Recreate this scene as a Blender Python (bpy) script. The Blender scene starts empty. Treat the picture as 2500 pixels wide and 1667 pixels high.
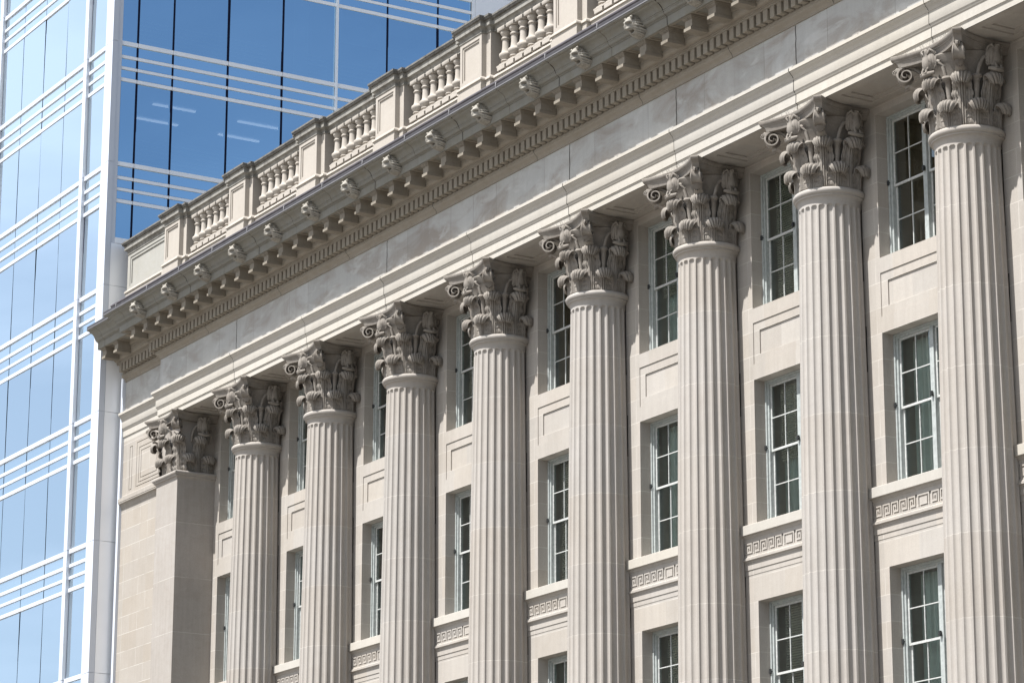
import bpy, math, random
from mathutils import Vector, Matrix
random.seed(7)
PI = math.pi
R = math.radians
scene = bpy.context.scene
COL = scene.collection

# ------------------------------------------------------------------ camera
F_PX = 7293.93
cam_d = bpy.data.cameras.new("camera")
cam_d.sensor_width = 36.0
cam_d.sensor_fit = 'HORIZONTAL'
cam_d.lens = F_PX / 2500.0 * 36.0
cam_d.clip_start = 0.5
cam_d.clip_end = 3000.0
cam = bpy.data.objects.new("camera", cam_d)
COL.objects.link(cam)
r_ = Vector((0.51038998, 0.85994131, 0.00173704)).normalized()
f_ = Vector((-0.83070073, 0.4925109, 0.259556)).normalized()
u_ = r_.cross(f_).normalized()
m_ = Matrix((r_, u_, -f_)).transposed().to_4x4()
m_.translation = Vector((78.00681, -33.49637, 1.7))
cam.matrix_world = m_
scene.camera = cam

# ------------------------------------------------------------------ light
SUN_EL = R(60.0)
SUN_AZ = R(1.5)            # slightly towards -X from the facade's normal (-Y)
sdir = Vector((-math.sin(SUN_AZ) * math.cos(SUN_EL), -math.cos(SUN_AZ) * math.cos(SUN_EL), math.sin(SUN_EL)))
sl = bpy.data.lights.new("sun", 'SUN')
sl.energy = 5.0
sl.angle = R(0.53)
sl.color = (1.0, 0.975, 0.945)
so = bpy.data.objects.new("sun", sl)
so.rotation_euler = sdir.to_track_quat('Z', 'Y').to_euler()
COL.objects.link(so)

world = bpy.data.worlds.new("World")
scene.world = world
world.use_nodes = True
wn, wl = world.node_tree.nodes, world.node_tree.links
wn.clear()
sky = wn.new('ShaderNodeTexSky')
sky.sky_type = 'NISHITA'
sky.sun_disc = False
sky.sun_elevation = SUN_EL
sky.sun_rotation = math.atan2(sdir.x, sdir.y)
sky.air_density = 1.0
sky.dust_density = 0.8
sky.ozone_density = 1.6
bg = wn.new('ShaderNodeBackground')
bg.inputs['Strength'].default_value = 0.062
wo = wn.new('ShaderNodeOutputWorld')
tc = wn.new('ShaderNodeTexCoord')
mp = wn.new('ShaderNodeMapping')
mp.inputs['Scale'].default_value = (1.0, 1.0, 3.2)
nz = wn.new('ShaderNodeTexNoise')
nz.inputs['Scale'].default_value = 2.6
nz.inputs['Detail'].default_value = 7.0
nz.inputs['Roughness'].default_value = 0.55
nz.inputs['Distortion'].default_value = 0.3
cr = wn.new('ShaderNodeValToRGB')
cr.color_ramp.elements[0].position = 0.42
cr.color_ramp.elements[0].color = (0, 0, 0, 1)
cr.color_ramp.elements[1].position = 0.78
cr.color_ramp.elements[1].color = (0.75, 0.75, 0.75, 1)
mx = wn.new('ShaderNodeMix')
mx.data_type = 'RGBA'
mx.inputs['B'].default_value = (7.0, 8.6, 11.0, 1)
wl.new(tc.outputs['Generated'], mp.inputs['Vector'])
wl.new(mp.outputs['Vector'], nz.inputs['Vector'])
wl.new(nz.outputs['Fac'], cr.inputs['Fac'])
# bright cloud added low in the sky to the left for front-glass reflections
dt = wn.new('ShaderNodeVectorMath')
dt.operation = 'DOT_PRODUCT'
dt.inputs[1].default_value = (-0.83, -0.49, 0.26)
wl.new(tc.outputs['Generated'], dt.inputs[0])
mr = wn.new('ShaderNodeMapRange')
mr.inputs['From Min'].default_value = 0.55
mr.inputs['From Max'].default_value = 0.93
wl.new(dt.outputs['Value'], mr.inputs['Value'])
m1 = wn.new('ShaderNodeMath'); m1.operation = 'MULTIPLY_ADD'
wl.new(cr.outputs['Color'], m1.inputs[0]); m1.inputs[1].default_value = 0.8; m1.inputs[2].default_value = 0.46
m2 = wn.new('ShaderNodeMath'); m2.operation = 'MULTIPLY_ADD'; m2.use_clamp = True
wl.new(m1.outputs[0], m2.inputs[0]); wl.new(mr.outputs['Result'], m2.inputs[1])
m2b = wn.new('ShaderNodeMath'); m2b.operation = 'MULTIPLY'; m2b.inputs[1].default_value = 0.28
wl.new(cr.outputs['Color'], m2b.inputs[0]); wl.new(m2b.outputs[0], m2.inputs[2])
wl.new(m2.outputs[0], mx.inputs['Factor'])
wl.new(sky.outputs['Color'], mx.inputs['A'])
# brighter cloud added around the sun to lift the facade's shaded stone
dt2 = wn.new('ShaderNodeVectorMath'); dt2.operation = 'DOT_PRODUCT'
_v = Vector((0.0, -0.80, 0.60)).normalized()
dt2.inputs[1].default_value = _v
wl.new(tc.outputs['Generated'], dt2.inputs[0])
mr2 = wn.new('ShaderNodeMapRange'); mr2.interpolation_type = 'SMOOTHSTEP'
mr2.inputs['From Min'].default_value = 0.62
mr2.inputs['From Max'].default_value = 0.90
wl.new(dt2.outputs['Value'], mr2.inputs['Value'])
m3 = wn.new('ShaderNodeMath'); m3.operation = 'MULTIPLY_ADD'
wl.new(cr.outputs['Color'], m3.inputs[0]); m3.inputs[1].default_value = 0.35; m3.inputs[2].default_value = 0.70
m4 = wn.new('ShaderNodeMath'); m4.operation = 'MULTIPLY'; m4.use_clamp = True
wl.new(m3.outputs[0], m4.inputs[0]); wl.new(mr2.outputs['Result'], m4.inputs[1])
mx2 = wn.new('ShaderNodeMix'); mx2.data_type = 'RGBA'
wl.new(m4.outputs[0], mx2.inputs['Factor'])
wl.new(mx.outputs['Result'], mx2.inputs['A'])
mx2.inputs['B'].default_value = (12.2, 12.7, 13.5, 1)
wl.new(mx2.outputs['Result'], bg.inputs['Color'])
wl.new(bg.outputs['Background'], wo.inputs['Surface'])

scene.view_settings.view_transform = 'Standard'
scene.view_settings.look = 'None'
scene.view_settings.exposure = 0.93
scene.view_settings.gamma = 1.0
scene.render.engine = 'CYCLES'

# ------------------------------------------------------------------ materials
class NT:
    def __init__(self, name):
        self.m = bpy.data.materials.new(name)
        self.m.use_nodes = True
        self.n = self.m.node_tree.nodes
        self.l = self.m.node_tree.links
        self.n.clear()
        self.out = self.n.new('ShaderNodeOutputMaterial')
    def node(self, t, **kw):
        x = self.n.new(t)
        for k, v in kw.items():
            if k in x.inputs.keys():
                self.set(x.inputs[k], v)
            else:
                setattr(x, k, v)
        return x
    def set(self, inp, v):
        if isinstance(v, bpy.types.NodeSocket):
            self.l.new(v, inp)
        else:
            inp.default_value = v
    def math(self, op, a, b=0.0, c=0.0, clamp=False):
        x = self.n.new('ShaderNodeMath')
        x.operation = op
        x.use_clamp = clamp
        for i, v in enumerate((a, b, c)):
            self.set(x.inputs[i], v)
        return x.outputs[0]
    def mix(self, f, a, b, mode='MIX'):
        x = self.n.new('ShaderNodeMix')
        x.data_type = 'RGBA'
        x.blend_type = mode
        self.set(x.inputs['Factor'], f)
        for k, v in (('A', a), ('B', b)):
            if isinstance(v, tuple) and len(v) == 3:
                v = (*v, 1)
            self.set(x.inputs[k], v)
        return x.outputs['Result']
    def noise(self, vec, scale, detail=4.0, rough=0.55, dist=0.0):
        x = self.n.new('ShaderNodeTexNoise')
        self.set(x.inputs['Vector'], vec)
        x.inputs['Scale'].default_value = scale
        x.inputs['Detail'].default_value = detail
        x.inputs['Roughness'].default_value = rough
        x.inputs['Distortion'].default_value = dist
        return x.outputs['Fac']
    def ramp(self, f, lo, hi):
        x = self.n.new('ShaderNodeMapRange')
        x.clamp = True
        self.set(x.inputs['Value'], f)
        x.inputs['From Min'].default_value = lo
        x.inputs['From Max'].default_value = hi
        return x.outputs['Result']
    def pos(self):
        g = self.n.new('ShaderNodeNewGeometry')
        return g.outputs['Position']
    def sep(self, v):
        x = self.n.new('ShaderNodeSeparateXYZ')
        self.set(x.inputs[0], v)
        return x.outputs
    def mapping(self, v, scale, loc=(0, 0, 0)):
        x = self.n.new('ShaderNodeMapping')
        self.set(x.inputs['Vector'], v)
        x.inputs['Scale'].default_value = scale
        x.inputs['Location'].default_value = loc
        return x.outputs[0]

def line_mask(t, coord, period, offset, width):
    """1 on thin lines where coord = offset + k*period"""
    a = t.math('SUBTRACT', coord, offset - period * 0.5)
    a = t.math('DIVIDE', a, period)
    a = t.math('FRACT', a)
    a = t.math('SUBTRACT', a, 0.5)
    a = t.math('ABSOLUTE', a)
    return t.math('LESS_THAN', a, width * 0.5 / period)

def stone(name, base, var=0.10, dirt=0.0, dirt_col=(0.10, 0.10, 0.085), streak=0.0, joints=None, bump=0.25,
          stain=0.0, rough=0.9, joint_col=(0.50, 0.47, 0.43), pits=0.0, blocks=None, bvar=0.07):
    t = NT(name)
    p = t.pos()
    big = t.noise(p, 0.9, 3, 0.5, 0.2)
    mid = t.noise(p, 5.0, 5, 0.6)
    fine = t.noise(p, 38.0, 5, 0.65)
    v = t.math('ADD', t.math('MULTIPLY', big, 0.6), t.math('MULTIPLY', mid, 0.4))
    v = t.ramp(v, 0.3, 0.7)
    lo = tuple(c * (1 - var) * k for c, k in zip(base, (1.01, 0.99, 0.96)))
    hi = tuple(min(1, c * (1 + var)) for c in base)
    col = t.mix(v, lo, hi)
    f2 = t.ramp(fine, 0.32, 0.72)
    col = t.mix(0.30, col, t.mix(f2, tuple(c * 0.72 for c in base), tuple(c * 1.14 for c in base)))
    # faint vertical washing down the faces
    vm = t.mapping(p, (5.0, 5.0, 0.35))
    vs = t.ramp(t.noise(vm, 1.6, 4, 0.6), 0.42, 0.75)
    col = t.mix(t.math('MULTIPLY', vs, 0.10 + streak), col, tuple(c * 0.62 for c in base))
    if blocks:
        sx = t.sep(p)
        (bw, bh, ox, oz, stag) = blocks
        rowi = t.math('FLOOR', t.math('DIVIDE', t.math('SUBTRACT', sx['Z'], oz), bh))
        xo = t.math('ADD', t.math('DIVIDE', t.math('SUBTRACT', sx['X'], ox), bw), t.math('MULTIPLY', t.math('FLOORED_MODULO', rowi, 2.0), stag))
        cb = t.node('ShaderNodeCombineXYZ')
        t.set(cb.inputs[0], t.math('FLOOR', xo)); t.set(cb.inputs[1], rowi)
        wnz = t.n.new('ShaderNodeTexWhiteNoise'); wnz.noise_dimensions = '2D'
        t.l.new(cb.outputs[0], wnz.inputs['Vector'])
        hs = t.node('ShaderNodeHueSaturation')
        t.set(hs.inputs['Value'], t.math('ADD', t.math('MULTIPLY', wnz.outputs['Value'], 2 * bvar), 1 - bvar))
        sep2 = t.n.new('ShaderNodeSeparateColor'); t.l.new(wnz.outputs['Color'], sep2.inputs[0])
        t.set(hs.inputs['Saturation'], t.math('ADD', t.math('MULTIPLY', sep2.outputs[1], 0.3), 0.85))
        t.set(hs.inputs['Color'], col)
        col = hs.outputs[0]
    if stain:
        sm = t.mapping(p, (0.42, 0.6, 1.0))
        s1 = t.noise(sm, 1.35, 6, 0.62, 0.9)
        s2 = t.ramp(s1, 0.46, 0.66)
        col = t.mix(t.math('MULTIPLY', s2, stain), col, (0.245, 0.21, 0.178))
        s3 = t.ramp(t.noise(t.mapping(p, (0.5, 0.6, 1.1), (3, 1, 5)), 1.9, 6, 0.6, 0.8), 0.56, 0.66)
        col = t.mix(t.math('MULTIPLY', s3, stain * 0.7), col, tuple(min(1, c * 1.25) for c in base))
    if dirt:
        dm = t.mapping(p, (1.0, 1.0, 1.6), (7, 3, 2))
        d1 = t.ramp(t.noise(dm, 3.2, 7, 0.68, 0.5), 0.45, 0.68)
        col = t.mix(t.math('MULTIPLY', d1, dirt), col, dirt_col)
        d2 = t.ramp(t.noise(t.mapping(p, (9.0, 9.0, 0.8)), 1.1, 4, 0.6), 0.52, 0.72)
        col = t.mix(t.math('MULTIPLY', d2, dirt * 0.7), col, dirt_col)
    if pits:
        p1 = t.ramp(t.noise(p, 26.0, 3, 0.5), 0.66, 0.74)
        col = t.mix(t.math('MULTIPLY', p1, pits), col, (0.70, 0.68, 0.63))
    if joints:
        jm = joints(t, t.sep(p))
        brk = t.ramp(t.noise(p, 2.3, 3, 0.5), 0.36, 0.56)
        jm = t.math('MULTIPLY', jm, t.math('ADD', t.math('MULTIPLY', brk, 0.65), 0.2))
        col = t.mix(jm, col, joint_col)
    b = t.node('ShaderNodeBsdfPrincipled', Roughness=rough)
    t.set(b.inputs['Base Color'], col)
    b.inputs['Specular IOR Level'].default_value = 0.25
    hsum = t.math('ADD', t.math('MULTIPLY', fine, 0.4), t.math('MULTIPLY', t.noise(p, 9.0, 5, 0.6), 0.6))
    bp = t.node('ShaderNodeBump')
    bp.inputs['Strength'].default_value = bump
    bp.inputs['Distance'].default_value = 0.012
    t.set(bp.inputs['Height'], hsum)
    t.l.new(bp.outputs[0], b.inputs['Normal'])
    t.l.new(b.outputs[0], t.out.inputs[0])
    return t.m

S = 4.2
def j_wall(t, s):
    h = line_mask(t, s['Z'], 0.5, 0.06, 0.013)
    row = t.math('FLOORED_MODULO', t.math('FLOOR', t.math('DIVIDE', t.math('SUBTRACT', s['Z'], 0.06), 0.5)), 2.0)
    v1 = t.math('MAXIMUM', line_mask(t, s['X'], S, 0.86, 0.012), line_mask(t, s['X'], S, 3.34, 0.012))
    v = t.math('MULTIPLY', v1, row)
    return t.math('MAXIMUM', h, v)
def j_end(t, s):
    h = line_mask(t, s['Z'], 0.5, 0.01, 0.013)
    row = t.math('FLOORED_MODULO', t.math('FLOOR', t.math('DIVIDE', t.math('SUBTRACT', s['Z'], 0.01), 0.5)), 2.0)
    inv = t.math('SUBTRACT', 1.0, row)
    v = t.math('MAXIMUM', t.math('MULTIPLY', line_mask(t, s['X'], 50.0, 1.95, 0.012), row),
               t.math('MULTIPLY', line_mask(t, s['X'], 50.0, 2.46, 0.012), inv))
    v = t.math('MAXIMUM', v, line_mask(t, s['X'], 50.0, 0.9, 0.012))
    return t.math('MAXIMUM', h, v)
def j_drum(t, s):
    return line_mask(t, s['Z'], 1.5, 1.52, 0.011)
def j_frieze(t, s):
    return t.math('MAXIMUM', line_mask(t, s['X'], 2.1, 1.05, 0.016), line_mask(t, s['X'], 4.2, 0.0, 0.016))

M = {}
M['wall'] = stone('limestone_wall', (0.372, 0.345, 0.313), 0.08, joints=j_wall, blocks=(1.05, 0.5, 0.86, 0.06, 0.5), bvar=0.045, streak=0.14)
M['end'] = stone('limestone_end_wall', (0.330, 0.301, 0.266), 0.08, joints=j_end, blocks=(1.04, 0.5, 0.9, 0.01, 0.5), bvar=0.035, streak=0.08)
M['shaft'] = stone('limestone_shaft', (0.362, 0.339, 0.313), 0.07, joints=j_drum, streak=0.12, dirt=0.08, dirt_col=(0.22, 0.18, 0.15), blocks=(4.2, 1.5, 2.1, 1.52, 0.0), bvar=0.025)
M['pil'] = stone('limestone_pilaster', (0.330, 0.304, 0.276), 0.08, joints=j_drum, streak=0.14, dirt=0.15, dirt_col=(0.20, 0.16, 0.13), blocks=(4.2, 1.5, 2.1, 1.52, 0.0), bvar=0.025)
M['arch'] = stone('limestone_architrave', (0.424, 0.400, 0.358), 0.06, bump=0.2, streak=0.05, blocks=(4.2, 10, 0.02, 0, 0.0), bvar=0.05)
M['frieze'] = stone('limestone_frieze', (0.394, 0.394, 0.384), 0.06, joints=j_frieze, stain=0.75, streak=0.10, joint_col=(0.22, 0.21, 0.19), blocks=(1.05, 5, 0.0, 0, 0.0), bvar=0.06)
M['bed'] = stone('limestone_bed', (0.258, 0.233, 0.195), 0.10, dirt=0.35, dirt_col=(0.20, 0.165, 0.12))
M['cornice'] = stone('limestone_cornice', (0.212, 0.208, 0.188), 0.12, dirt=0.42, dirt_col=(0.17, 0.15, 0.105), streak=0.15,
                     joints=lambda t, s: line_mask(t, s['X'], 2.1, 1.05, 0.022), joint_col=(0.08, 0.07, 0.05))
M['cap'] = stone('limestone_capital', (0.241, 0.221, 0.197), 0.10, dirt=0.42, dirt_col=(0.125, 0.10, 0.08), bump=0.6, pits=0.2)
M['bal'] = stone('limestone_balustrade', (0.389, 0.358, 0.320), 0.08, streak=0.05, bump=0.2)
M['rail'] = stone('limestone_rail', (0.258, 0.251, 0.229), 0.14, dirt=0.72, dirt_col=(0.095, 0.085, 0.075))
M['coping'] = stone('sooty_coping', (0.167, 0.161, 0.148), 0.18, dirt=0.7, dirt_col=(0.05, 0.047, 0.045), bump=0.4)
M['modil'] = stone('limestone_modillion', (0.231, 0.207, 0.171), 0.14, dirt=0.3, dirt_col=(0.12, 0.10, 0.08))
M['plinth'] = stone('limestone_plinth', (0.325, 0.319, 0.295), 0.10, dirt=0.5, dirt_col=(0.30, 0.29, 0.25), bump=0.4, pits=0.3)
M['lion'] = stone('limestone_lion', (0.315, 0.299, 0.266), 0.12, dirt=0.45, dirt_col=(0.10, 0.085, 0.07), bump=0.5)

def plain(name, col, rough=0.6, metal=0.0, spec=0.5, nscale=6.0, namp=0.08, bump=0.0, emit=None):
    t = NT(name)
    p = t.pos()
    n = t.ramp(t.noise(p, nscale, 5, 0.6), 0.3, 0.7)
    c = t.mix(n, tuple(x * (1 - namp) for x in col), tuple(min(1, x * (1 + namp)) for x in col))
    b = t.node('ShaderNodeBsdfPrincipled', Roughness=rough, Metallic=metal)
    b.inputs['Specular IOR Level'].default_value = spec
    t.set(b.inputs['Base Color'], c)
    if emit:
        b.inputs['Emission Color'].default_value = (*emit[0], 1)
        b.inputs['Emission Strength'].default_value = emit[1]
    if bump:
        bp = t.node('ShaderNodeBump')
        bp.inputs['Strength'].default_value = bump
        bp.inputs['Distance'].default_value = 0.01
        t.set(bp.inputs['Height'], t.noise(p, nscale * 3, 4, 0.6))
        t.l.new(bp.outputs[0], b.inputs['Normal'])
    t.l.new(b.outputs[0], t.out.inputs[0])
    return t.m

M['paint'] = plain('window_paint', (0.34, 0.365, 0.355), 0.5, nscale=14, namp=0.18, bump=0.15)
M['sash'] = plain('sash_paint', (0.46, 0.47, 0.455), 0.5, nscale=18, namp=0.22, bump=0.15)
M['iron'] = plain('black_iron', (0.02, 0.022, 0.022), 0.5)
M['gutter'] = plain('weathered_copper', (0.05, 0.046, 0.05), 0.6, 0.0, nscale=3, namp=0.25)
M['gutter_roll'] = plain('weathered_lead', (0.075, 0.066, 0.072), 0.6, 0.0, nscale=4, namp=0.25)
M['gutter_lip'] = plain('bright_drip_edge', (0.16, 0.155, 0.16), 0.5, 0.0, nscale=4, namp=0.15)
M['roof'] = plain('roof_membrane', (0.16, 0.15, 0.14), 0.9)
M['white'] = plain('white_metal', (0.55, 0.585, 0.645), 0.35, 0.0, nscale=0.5, namp=0.03)
M['panel'] = plain('brightened_side_metal', (0.93, 0.945, 0.97), 0.4, 0.15, nscale=0.4, namp=0.04)  # tower's white metal, brightness put into the colour for its shaded side
M['joint'] = plain('dark_gasket', (0.008, 0.010, 0.03), 0.7, spec=0.1)
M['slab'] = plain('office_slab', (0.35, 0.36, 0.38), 0.8)
M['office'] = plain('office_wall', (0.35, 0.38, 0.42), 0.9)
M['tube'] = plain('lit_tube', (0.9, 0.9, 0.9), 0.5, emit=((1.0, 0.90, 0.78), 0.9))
M['shade'] = plain('roller_shade', (0.75, 0.77, 0.80), 0.9)
M['blind'] = plain('venetian_blind', (0.55, 0.54, 0.48), 0.8)
M['curtain'] = plain('drawn_curtain', (0.45, 0.52, 0.51), 0.9)
M['room'] = plain('dark_room', (0.38, 0.38, 0.34), 0.95)
M['roomwarm'] = plain('warm_room', (0.32, 0.25, 0.16), 0.95)

def glass_mat(name, tint, trans, fac, body=(0.02, 0.03, 0.04), wob=0.0, lines=False, opaque=False):
    """reflective pane: part coated mirror, part see-through"""
    t = NT(name)
    p = t.pos()
    g = t.node('ShaderNodeBsdfGlossy')
    g.inputs['Roughness'].default_value = 0.02
    g.inputs['Color'].default_value = (*tint, 1)
    if wob:
        bp = t.node('ShaderNodeBump')
        bp.inputs['Strength'].default_value = wob
        bp.inputs['Distance'].default_value = 0.02
        t.set(bp.inputs['Height'], t.noise(p, 0.9, 2, 0.5))
        t.l.new(bp.outputs[0], g.inputs['Normal'])
    if opaque:
        u = t.node('ShaderNodeBsdfDiffuse')
        u.inputs['Color'].default_value = (*body, 1)
    else:
        u = t.node('ShaderNodeBsdfTransparent')
        u.inputs['Color'].default_value = (*trans, 1)
    lw = t.node('ShaderNodeFresnel')
    lw.inputs['IOR'].default_value = 1.5
    ff = t.math('ADD', t.math('MULTIPLY', lw.outputs[0], 1.0), fac, clamp=True)
    mxs = t.node('ShaderNodeMixShader')
    t.set(mxs.inputs[0], ff)
    t.l.new(u.outputs[0], mxs.inputs[1])
    t.l.new(g.outputs[0], mxs.inputs[2])
    t.l.new(mxs.outputs[0], t.out.inputs[0])
    return t.m
M['glass_side'] = glass_mat('blue_side_glass', (0.52, 0.78, 1.0), (0.60, 0.75, 0.92), 0.82, wob=0.03)
M['glass_side_sp'] = glass_mat('blue_side_spandrel', (0.52, 0.78, 1.0), None, 0.90, (0.02, 0.05, 0.12), opaque=True)
M['glass_front'] = glass_mat('pale_front_glass', (0.90, 0.97, 1.0), (0.45, 0.55, 0.6), 0.72, wob=0.03)
M['glass_front_sp'] = glass_mat('pale_front_spandrel', (0.90, 0.97, 1.0), None, 0.72, (0.12, 0.2, 0.24), opaque=True)
M['glass_old'] = glass_mat('old_window_glass', (0.95, 1.0, 0.98), (0.82, 0.89, 0.85), 0.15, wob=0.05)

# ------------------------------------------------------------------ mesh helper
class MB:
    def __init__(self):
        self.v = []
        self.f = []
        self.smooth = False
    def add(self, verts, faces):
        o = len(self.v)
        self.v += [tuple(p) for p in verts]
        self.f += [tuple(i + o for i in fc) for fc in faces]
        return self
    def box(self, x0, x1, y0, y1, z0, z1):
        vs = [(x, y, z) for x in (x0, x1) for y in (y0, y1) for z in (z0, z1)]
        return self.add(vs, [(0, 1, 3, 2), (4, 6, 7, 5), (0, 4, 5, 1), (2, 3, 7, 6), (0, 2, 6, 4), (1, 5, 7, 3)])
    def cbox(self, x0, x1, y0, y1, z0, z1, c=0.01):
        """box with small chamfers on its edges"""
        pts = []
        fs = []
        xs = (x0, x0 + c, x1 - c, x1)
        ys = (y0, y0 + c, y1 - c, y1)
        zs = (z0, z0 + c, z1 - c, z1)
        idx = {}
        def vid(a, b, d):
            k = (a, b, d)
            if k not in idx:
                idx[k] = len(pts)
                pts.append((xs[a], ys[b], zs[d]))
            return idx[k]
        e = (0, 3)
        for a in e: fs.append([vid(a, 1, 1), vid(a, 2, 1), vid(a, 2, 2), vid(a, 1, 2)])
        for b in e: fs.append([vid(1, b, 1), vid(2, b, 1), vid(2, b, 2), vid(1, b, 2)])
        for d in e: fs.append([vid(1, 1, d), vid(2, 1, d), vid(2, 2, d), vid(1, 2, d)])
        nb = {0: 1, 3: 2}
        for a in e:
            for b in e:
                fs.append([vid(a, nb[b], 1), vid(nb[a], b, 1), vid(nb[a], b, 2), vid(a, nb[b], 2)])
            for d in e:
                fs.append([vid(a, 1, nb[d]), vid(nb[a], 1, d), vid(nb[a], 2, d), vid(a, 2, nb[d])])
        for b in e:
            for d in e:
                fs.append([vid(1, b, nb[d]), vid(1, nb[b], d), vid(2, nb[b], d), vid(2, b, nb[d])])
        for a in e:
            for b in e:
                for d in e:
                    fs.append([vid(a, nb[b], nb[d]), vid(nb[a], b, nb[d]), vid(nb[a], nb[b], d)])
        return self.add(pts, fs)
    def grid(self, fn, nu, nv, closed_u=False):
        o = len(self.v)
        for j in range(nv):
            for i in range(nu):
                self.v.append(tuple(fn(i, j)))
        for j in range(nv - 1):
            for i in range(nu - (0 if closed_u else 1)):
                i2 = (i + 1) % nu
                self.f.append((o + j * nu + i, o + j * nu + i2, o + (j + 1) * nu + i2, o + (j + 1) * nu + i))
        return self
    def lathe(self, prof, n=32, cx=0, cy=0):
        return self.grid(lambda i, j: (cx + prof[j][0] * math.cos(2 * PI * i / n), cy + prof[j][0] * math.sin(2 * PI * i / n), prof[j][1]), n, len(prof), True)
    def tube(self, pts, rad, n=8):
        P = [Vector(p) for p in pts]
        fr = []
        for k, p in enumerate(P):
            d = (P[min(k + 1, len(P) - 1)] - P[max(k - 1, 0)]).normalized()
            a = Vector((0, 0, 1)) if abs(d.z) < 0.9 else Vector((1, 0, 0))
            s = d.cross(a).normalized()
            fr.append((p, s, s.cross(d).normalized()))
        rr = rad if isinstance(rad, (list, tuple)) else [rad] * len(P)
        self.grid(lambda i, j: fr[j][0] + (fr[j][1] * math.cos(2 * PI * i / n) + fr[j][2] * math.sin(2 * PI * i / n)) * rr[j], n, len(P), True)
        return self
    def sweep(self, path, prof, ccw=False):
        """path: plan points walked with the outside on the right-hand side of travel (towards -Y when walking -X);
        prof: list of (offset outwards, z)"""
        P = [Vector((a, b)) for a, b in path]
        n = len(P)
        offs = []
        for k in range(n):
            d1 = (P[k] - P[k - 1]).normalized() if k > 0 else None
            d2 = (P[k + 1] - P[k]).normalized() if k < n - 1 else None
            if d1 is None: d1 = d2
            if d2 is None: d2 = d1
            n1 = Vector((-d1.y, d1.x)); n2 = Vector((-d2.y, d2.x))
            m = n1 + n2
            m = m / (m.dot(n1)) if m.length > 1e-6 else n1
            offs.append(m)
        self.grid(lambda i, j: (P[j].x + offs[j].x * prof[i][0], P[j].y + offs[j].y * prof[i][0], prof[i][1]), len(prof), n)
        return self
    def relief(self, xs, zs, dep, hole_back=0.9):
        """faces of a stepped wall in the XZ plane: dep(xc, zc) gives Y of each cell, or None for an opening"""
        nx, nz = len(xs) - 1, len(zs) - 1
        D = [[dep(0.5 * (xs[i] + xs[i + 1]), 0.5 * (zs[k] + zs[k + 1])) for k in range(nz)] for i in range(nx)]
        for i in range(nx):
            for k in range(nz):
                y = D[i][k]
                if y is not None:
                    self.add([(xs[i], y, zs[k]), (xs[i + 1], y, zs[k]), (xs[i + 1], y, zs[k + 1]), (xs[i], y, zs[k + 1])], [(0, 1, 2, 3)])
        for i in range(nx):
            for k in range(nz):
                a = D[i][k]
                for (i2, k2) in ((i + 1, k), (i, k + 1)):
                    if i2 >= nx or k2 >= nz: continue
                    b = D[i2][k2]
                    if a == b: continue
                    ya = hole_back if a is None else a
                    yb = hole_back if b is None else b
                    if i2 > i:
                        x = xs[i + 1]
                        self.add([(x, ya, zs[k]), (x, yb, zs[k]), (x, yb, zs[k + 1]), (x, ya, zs[k + 1])], [(0, 1, 2, 3)])
                    else:
                        z = zs[k + 1]
                        self.add([(xs[i], ya, z), (xs[i + 1], ya, z), (xs[i + 1], yb, z), (xs[i], yb, z)], [(0, 1, 2, 3)])
        return self
    def build(self, name, mat, parent=None, loc=(0, 0, 0), rotz=0.0, smooth=True, angle=38, merge=False):
        me = bpy.data.meshes.new(name)
        me.from_pydata(self.v, [], self.f)
        if isinstance(mat, (list, tuple)):
            for mm in mat: me.materials.append(mm)
        else:
            me.materials.append(mat)
        if merge:
            import bmesh
            bm = bmesh.new(); bm.from_mesh(me)
            bmesh.ops.remove_doubles(bm, verts=bm.verts, dist=1e-5)
            bmesh.ops.recalc_face_normals(bm, faces=bm.faces)
            bm.to_mesh(me); bm.free()
        me.validate()
        if smooth:
            me.shade_smooth()
            me.set_sharp_from_angle(angle=R(angle))
        o = bpy.data.objects.new(name, me)
        COL.objects.link(o)
        o.parent = parent
        o.location = loc
        o.rotation_euler = (0, 0, rotz)
        return o

def empty(name, loc=(0, 0, 0), parent=None):
    o = bpy.data.objects.new(name, None)
    o.location = loc
    COL.objects.link(o)
    o.parent = parent
    o.empty_display_size = 0.3
    return o
def tag(o, label=None, cat=None, group=None, kind=None):
    if label: o['label'] = label
    if cat: o['category'] = cat
    if group: o['group'] = group
    if kind: o['kind'] = kind
    return o
def copy_tree(o, parent=None, loc=None, rotz=None):
    c = o.copy()
    COL.objects.link(c)
    c.parent = parent
    if loc is not None: c.location = loc
    if rotz is not None: c.rotation_euler = (0, 0, rotz)
    for ch in list(o.children):
        copy_tree(ch, c)
    return c
def arcpts(a, b, kind, n=6):
    """moulding curve between two (q, z) points"""
    out = []
    for k in range(n + 1):
        t = k / n
        if kind == 'ovolo':
            q = a[0] + (b[0] - a[0]) * math.sin(t * PI / 2); z = a[1] + (b[1] - a[1]) * (1 - math.cos(t * PI / 2))
        elif kind == 'cavetto':
            q = a[0] + (b[0] - a[0]) * (1 - math.cos(t * PI / 2)); z = a[1] + (b[1] - a[1]) * math.sin(t * PI / 2)
        elif kind == 'cyma':       # recta: hollow below, hollow out at the top
            q = a[0] + (b[0] - a[0]) * (t - math.sin(2 * PI * t) / (2 * PI) * 0.0 + 0.0); z = a[1] + (b[1] - a[1]) * t
            q = a[0] + (b[0] - a[0]) * (0.5 - 0.5 * math.cos(PI * t)) ; z = a[1] + (b[1] - a[1]) * t
        elif kind == 'reversa':
            q = a[0] + (b[0] - a[0]) * t; z = a[1] + (b[1] - a[1]) * (0.5 - 0.5 * math.cos(PI * t))
        out.append((q, z))
    return out

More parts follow.
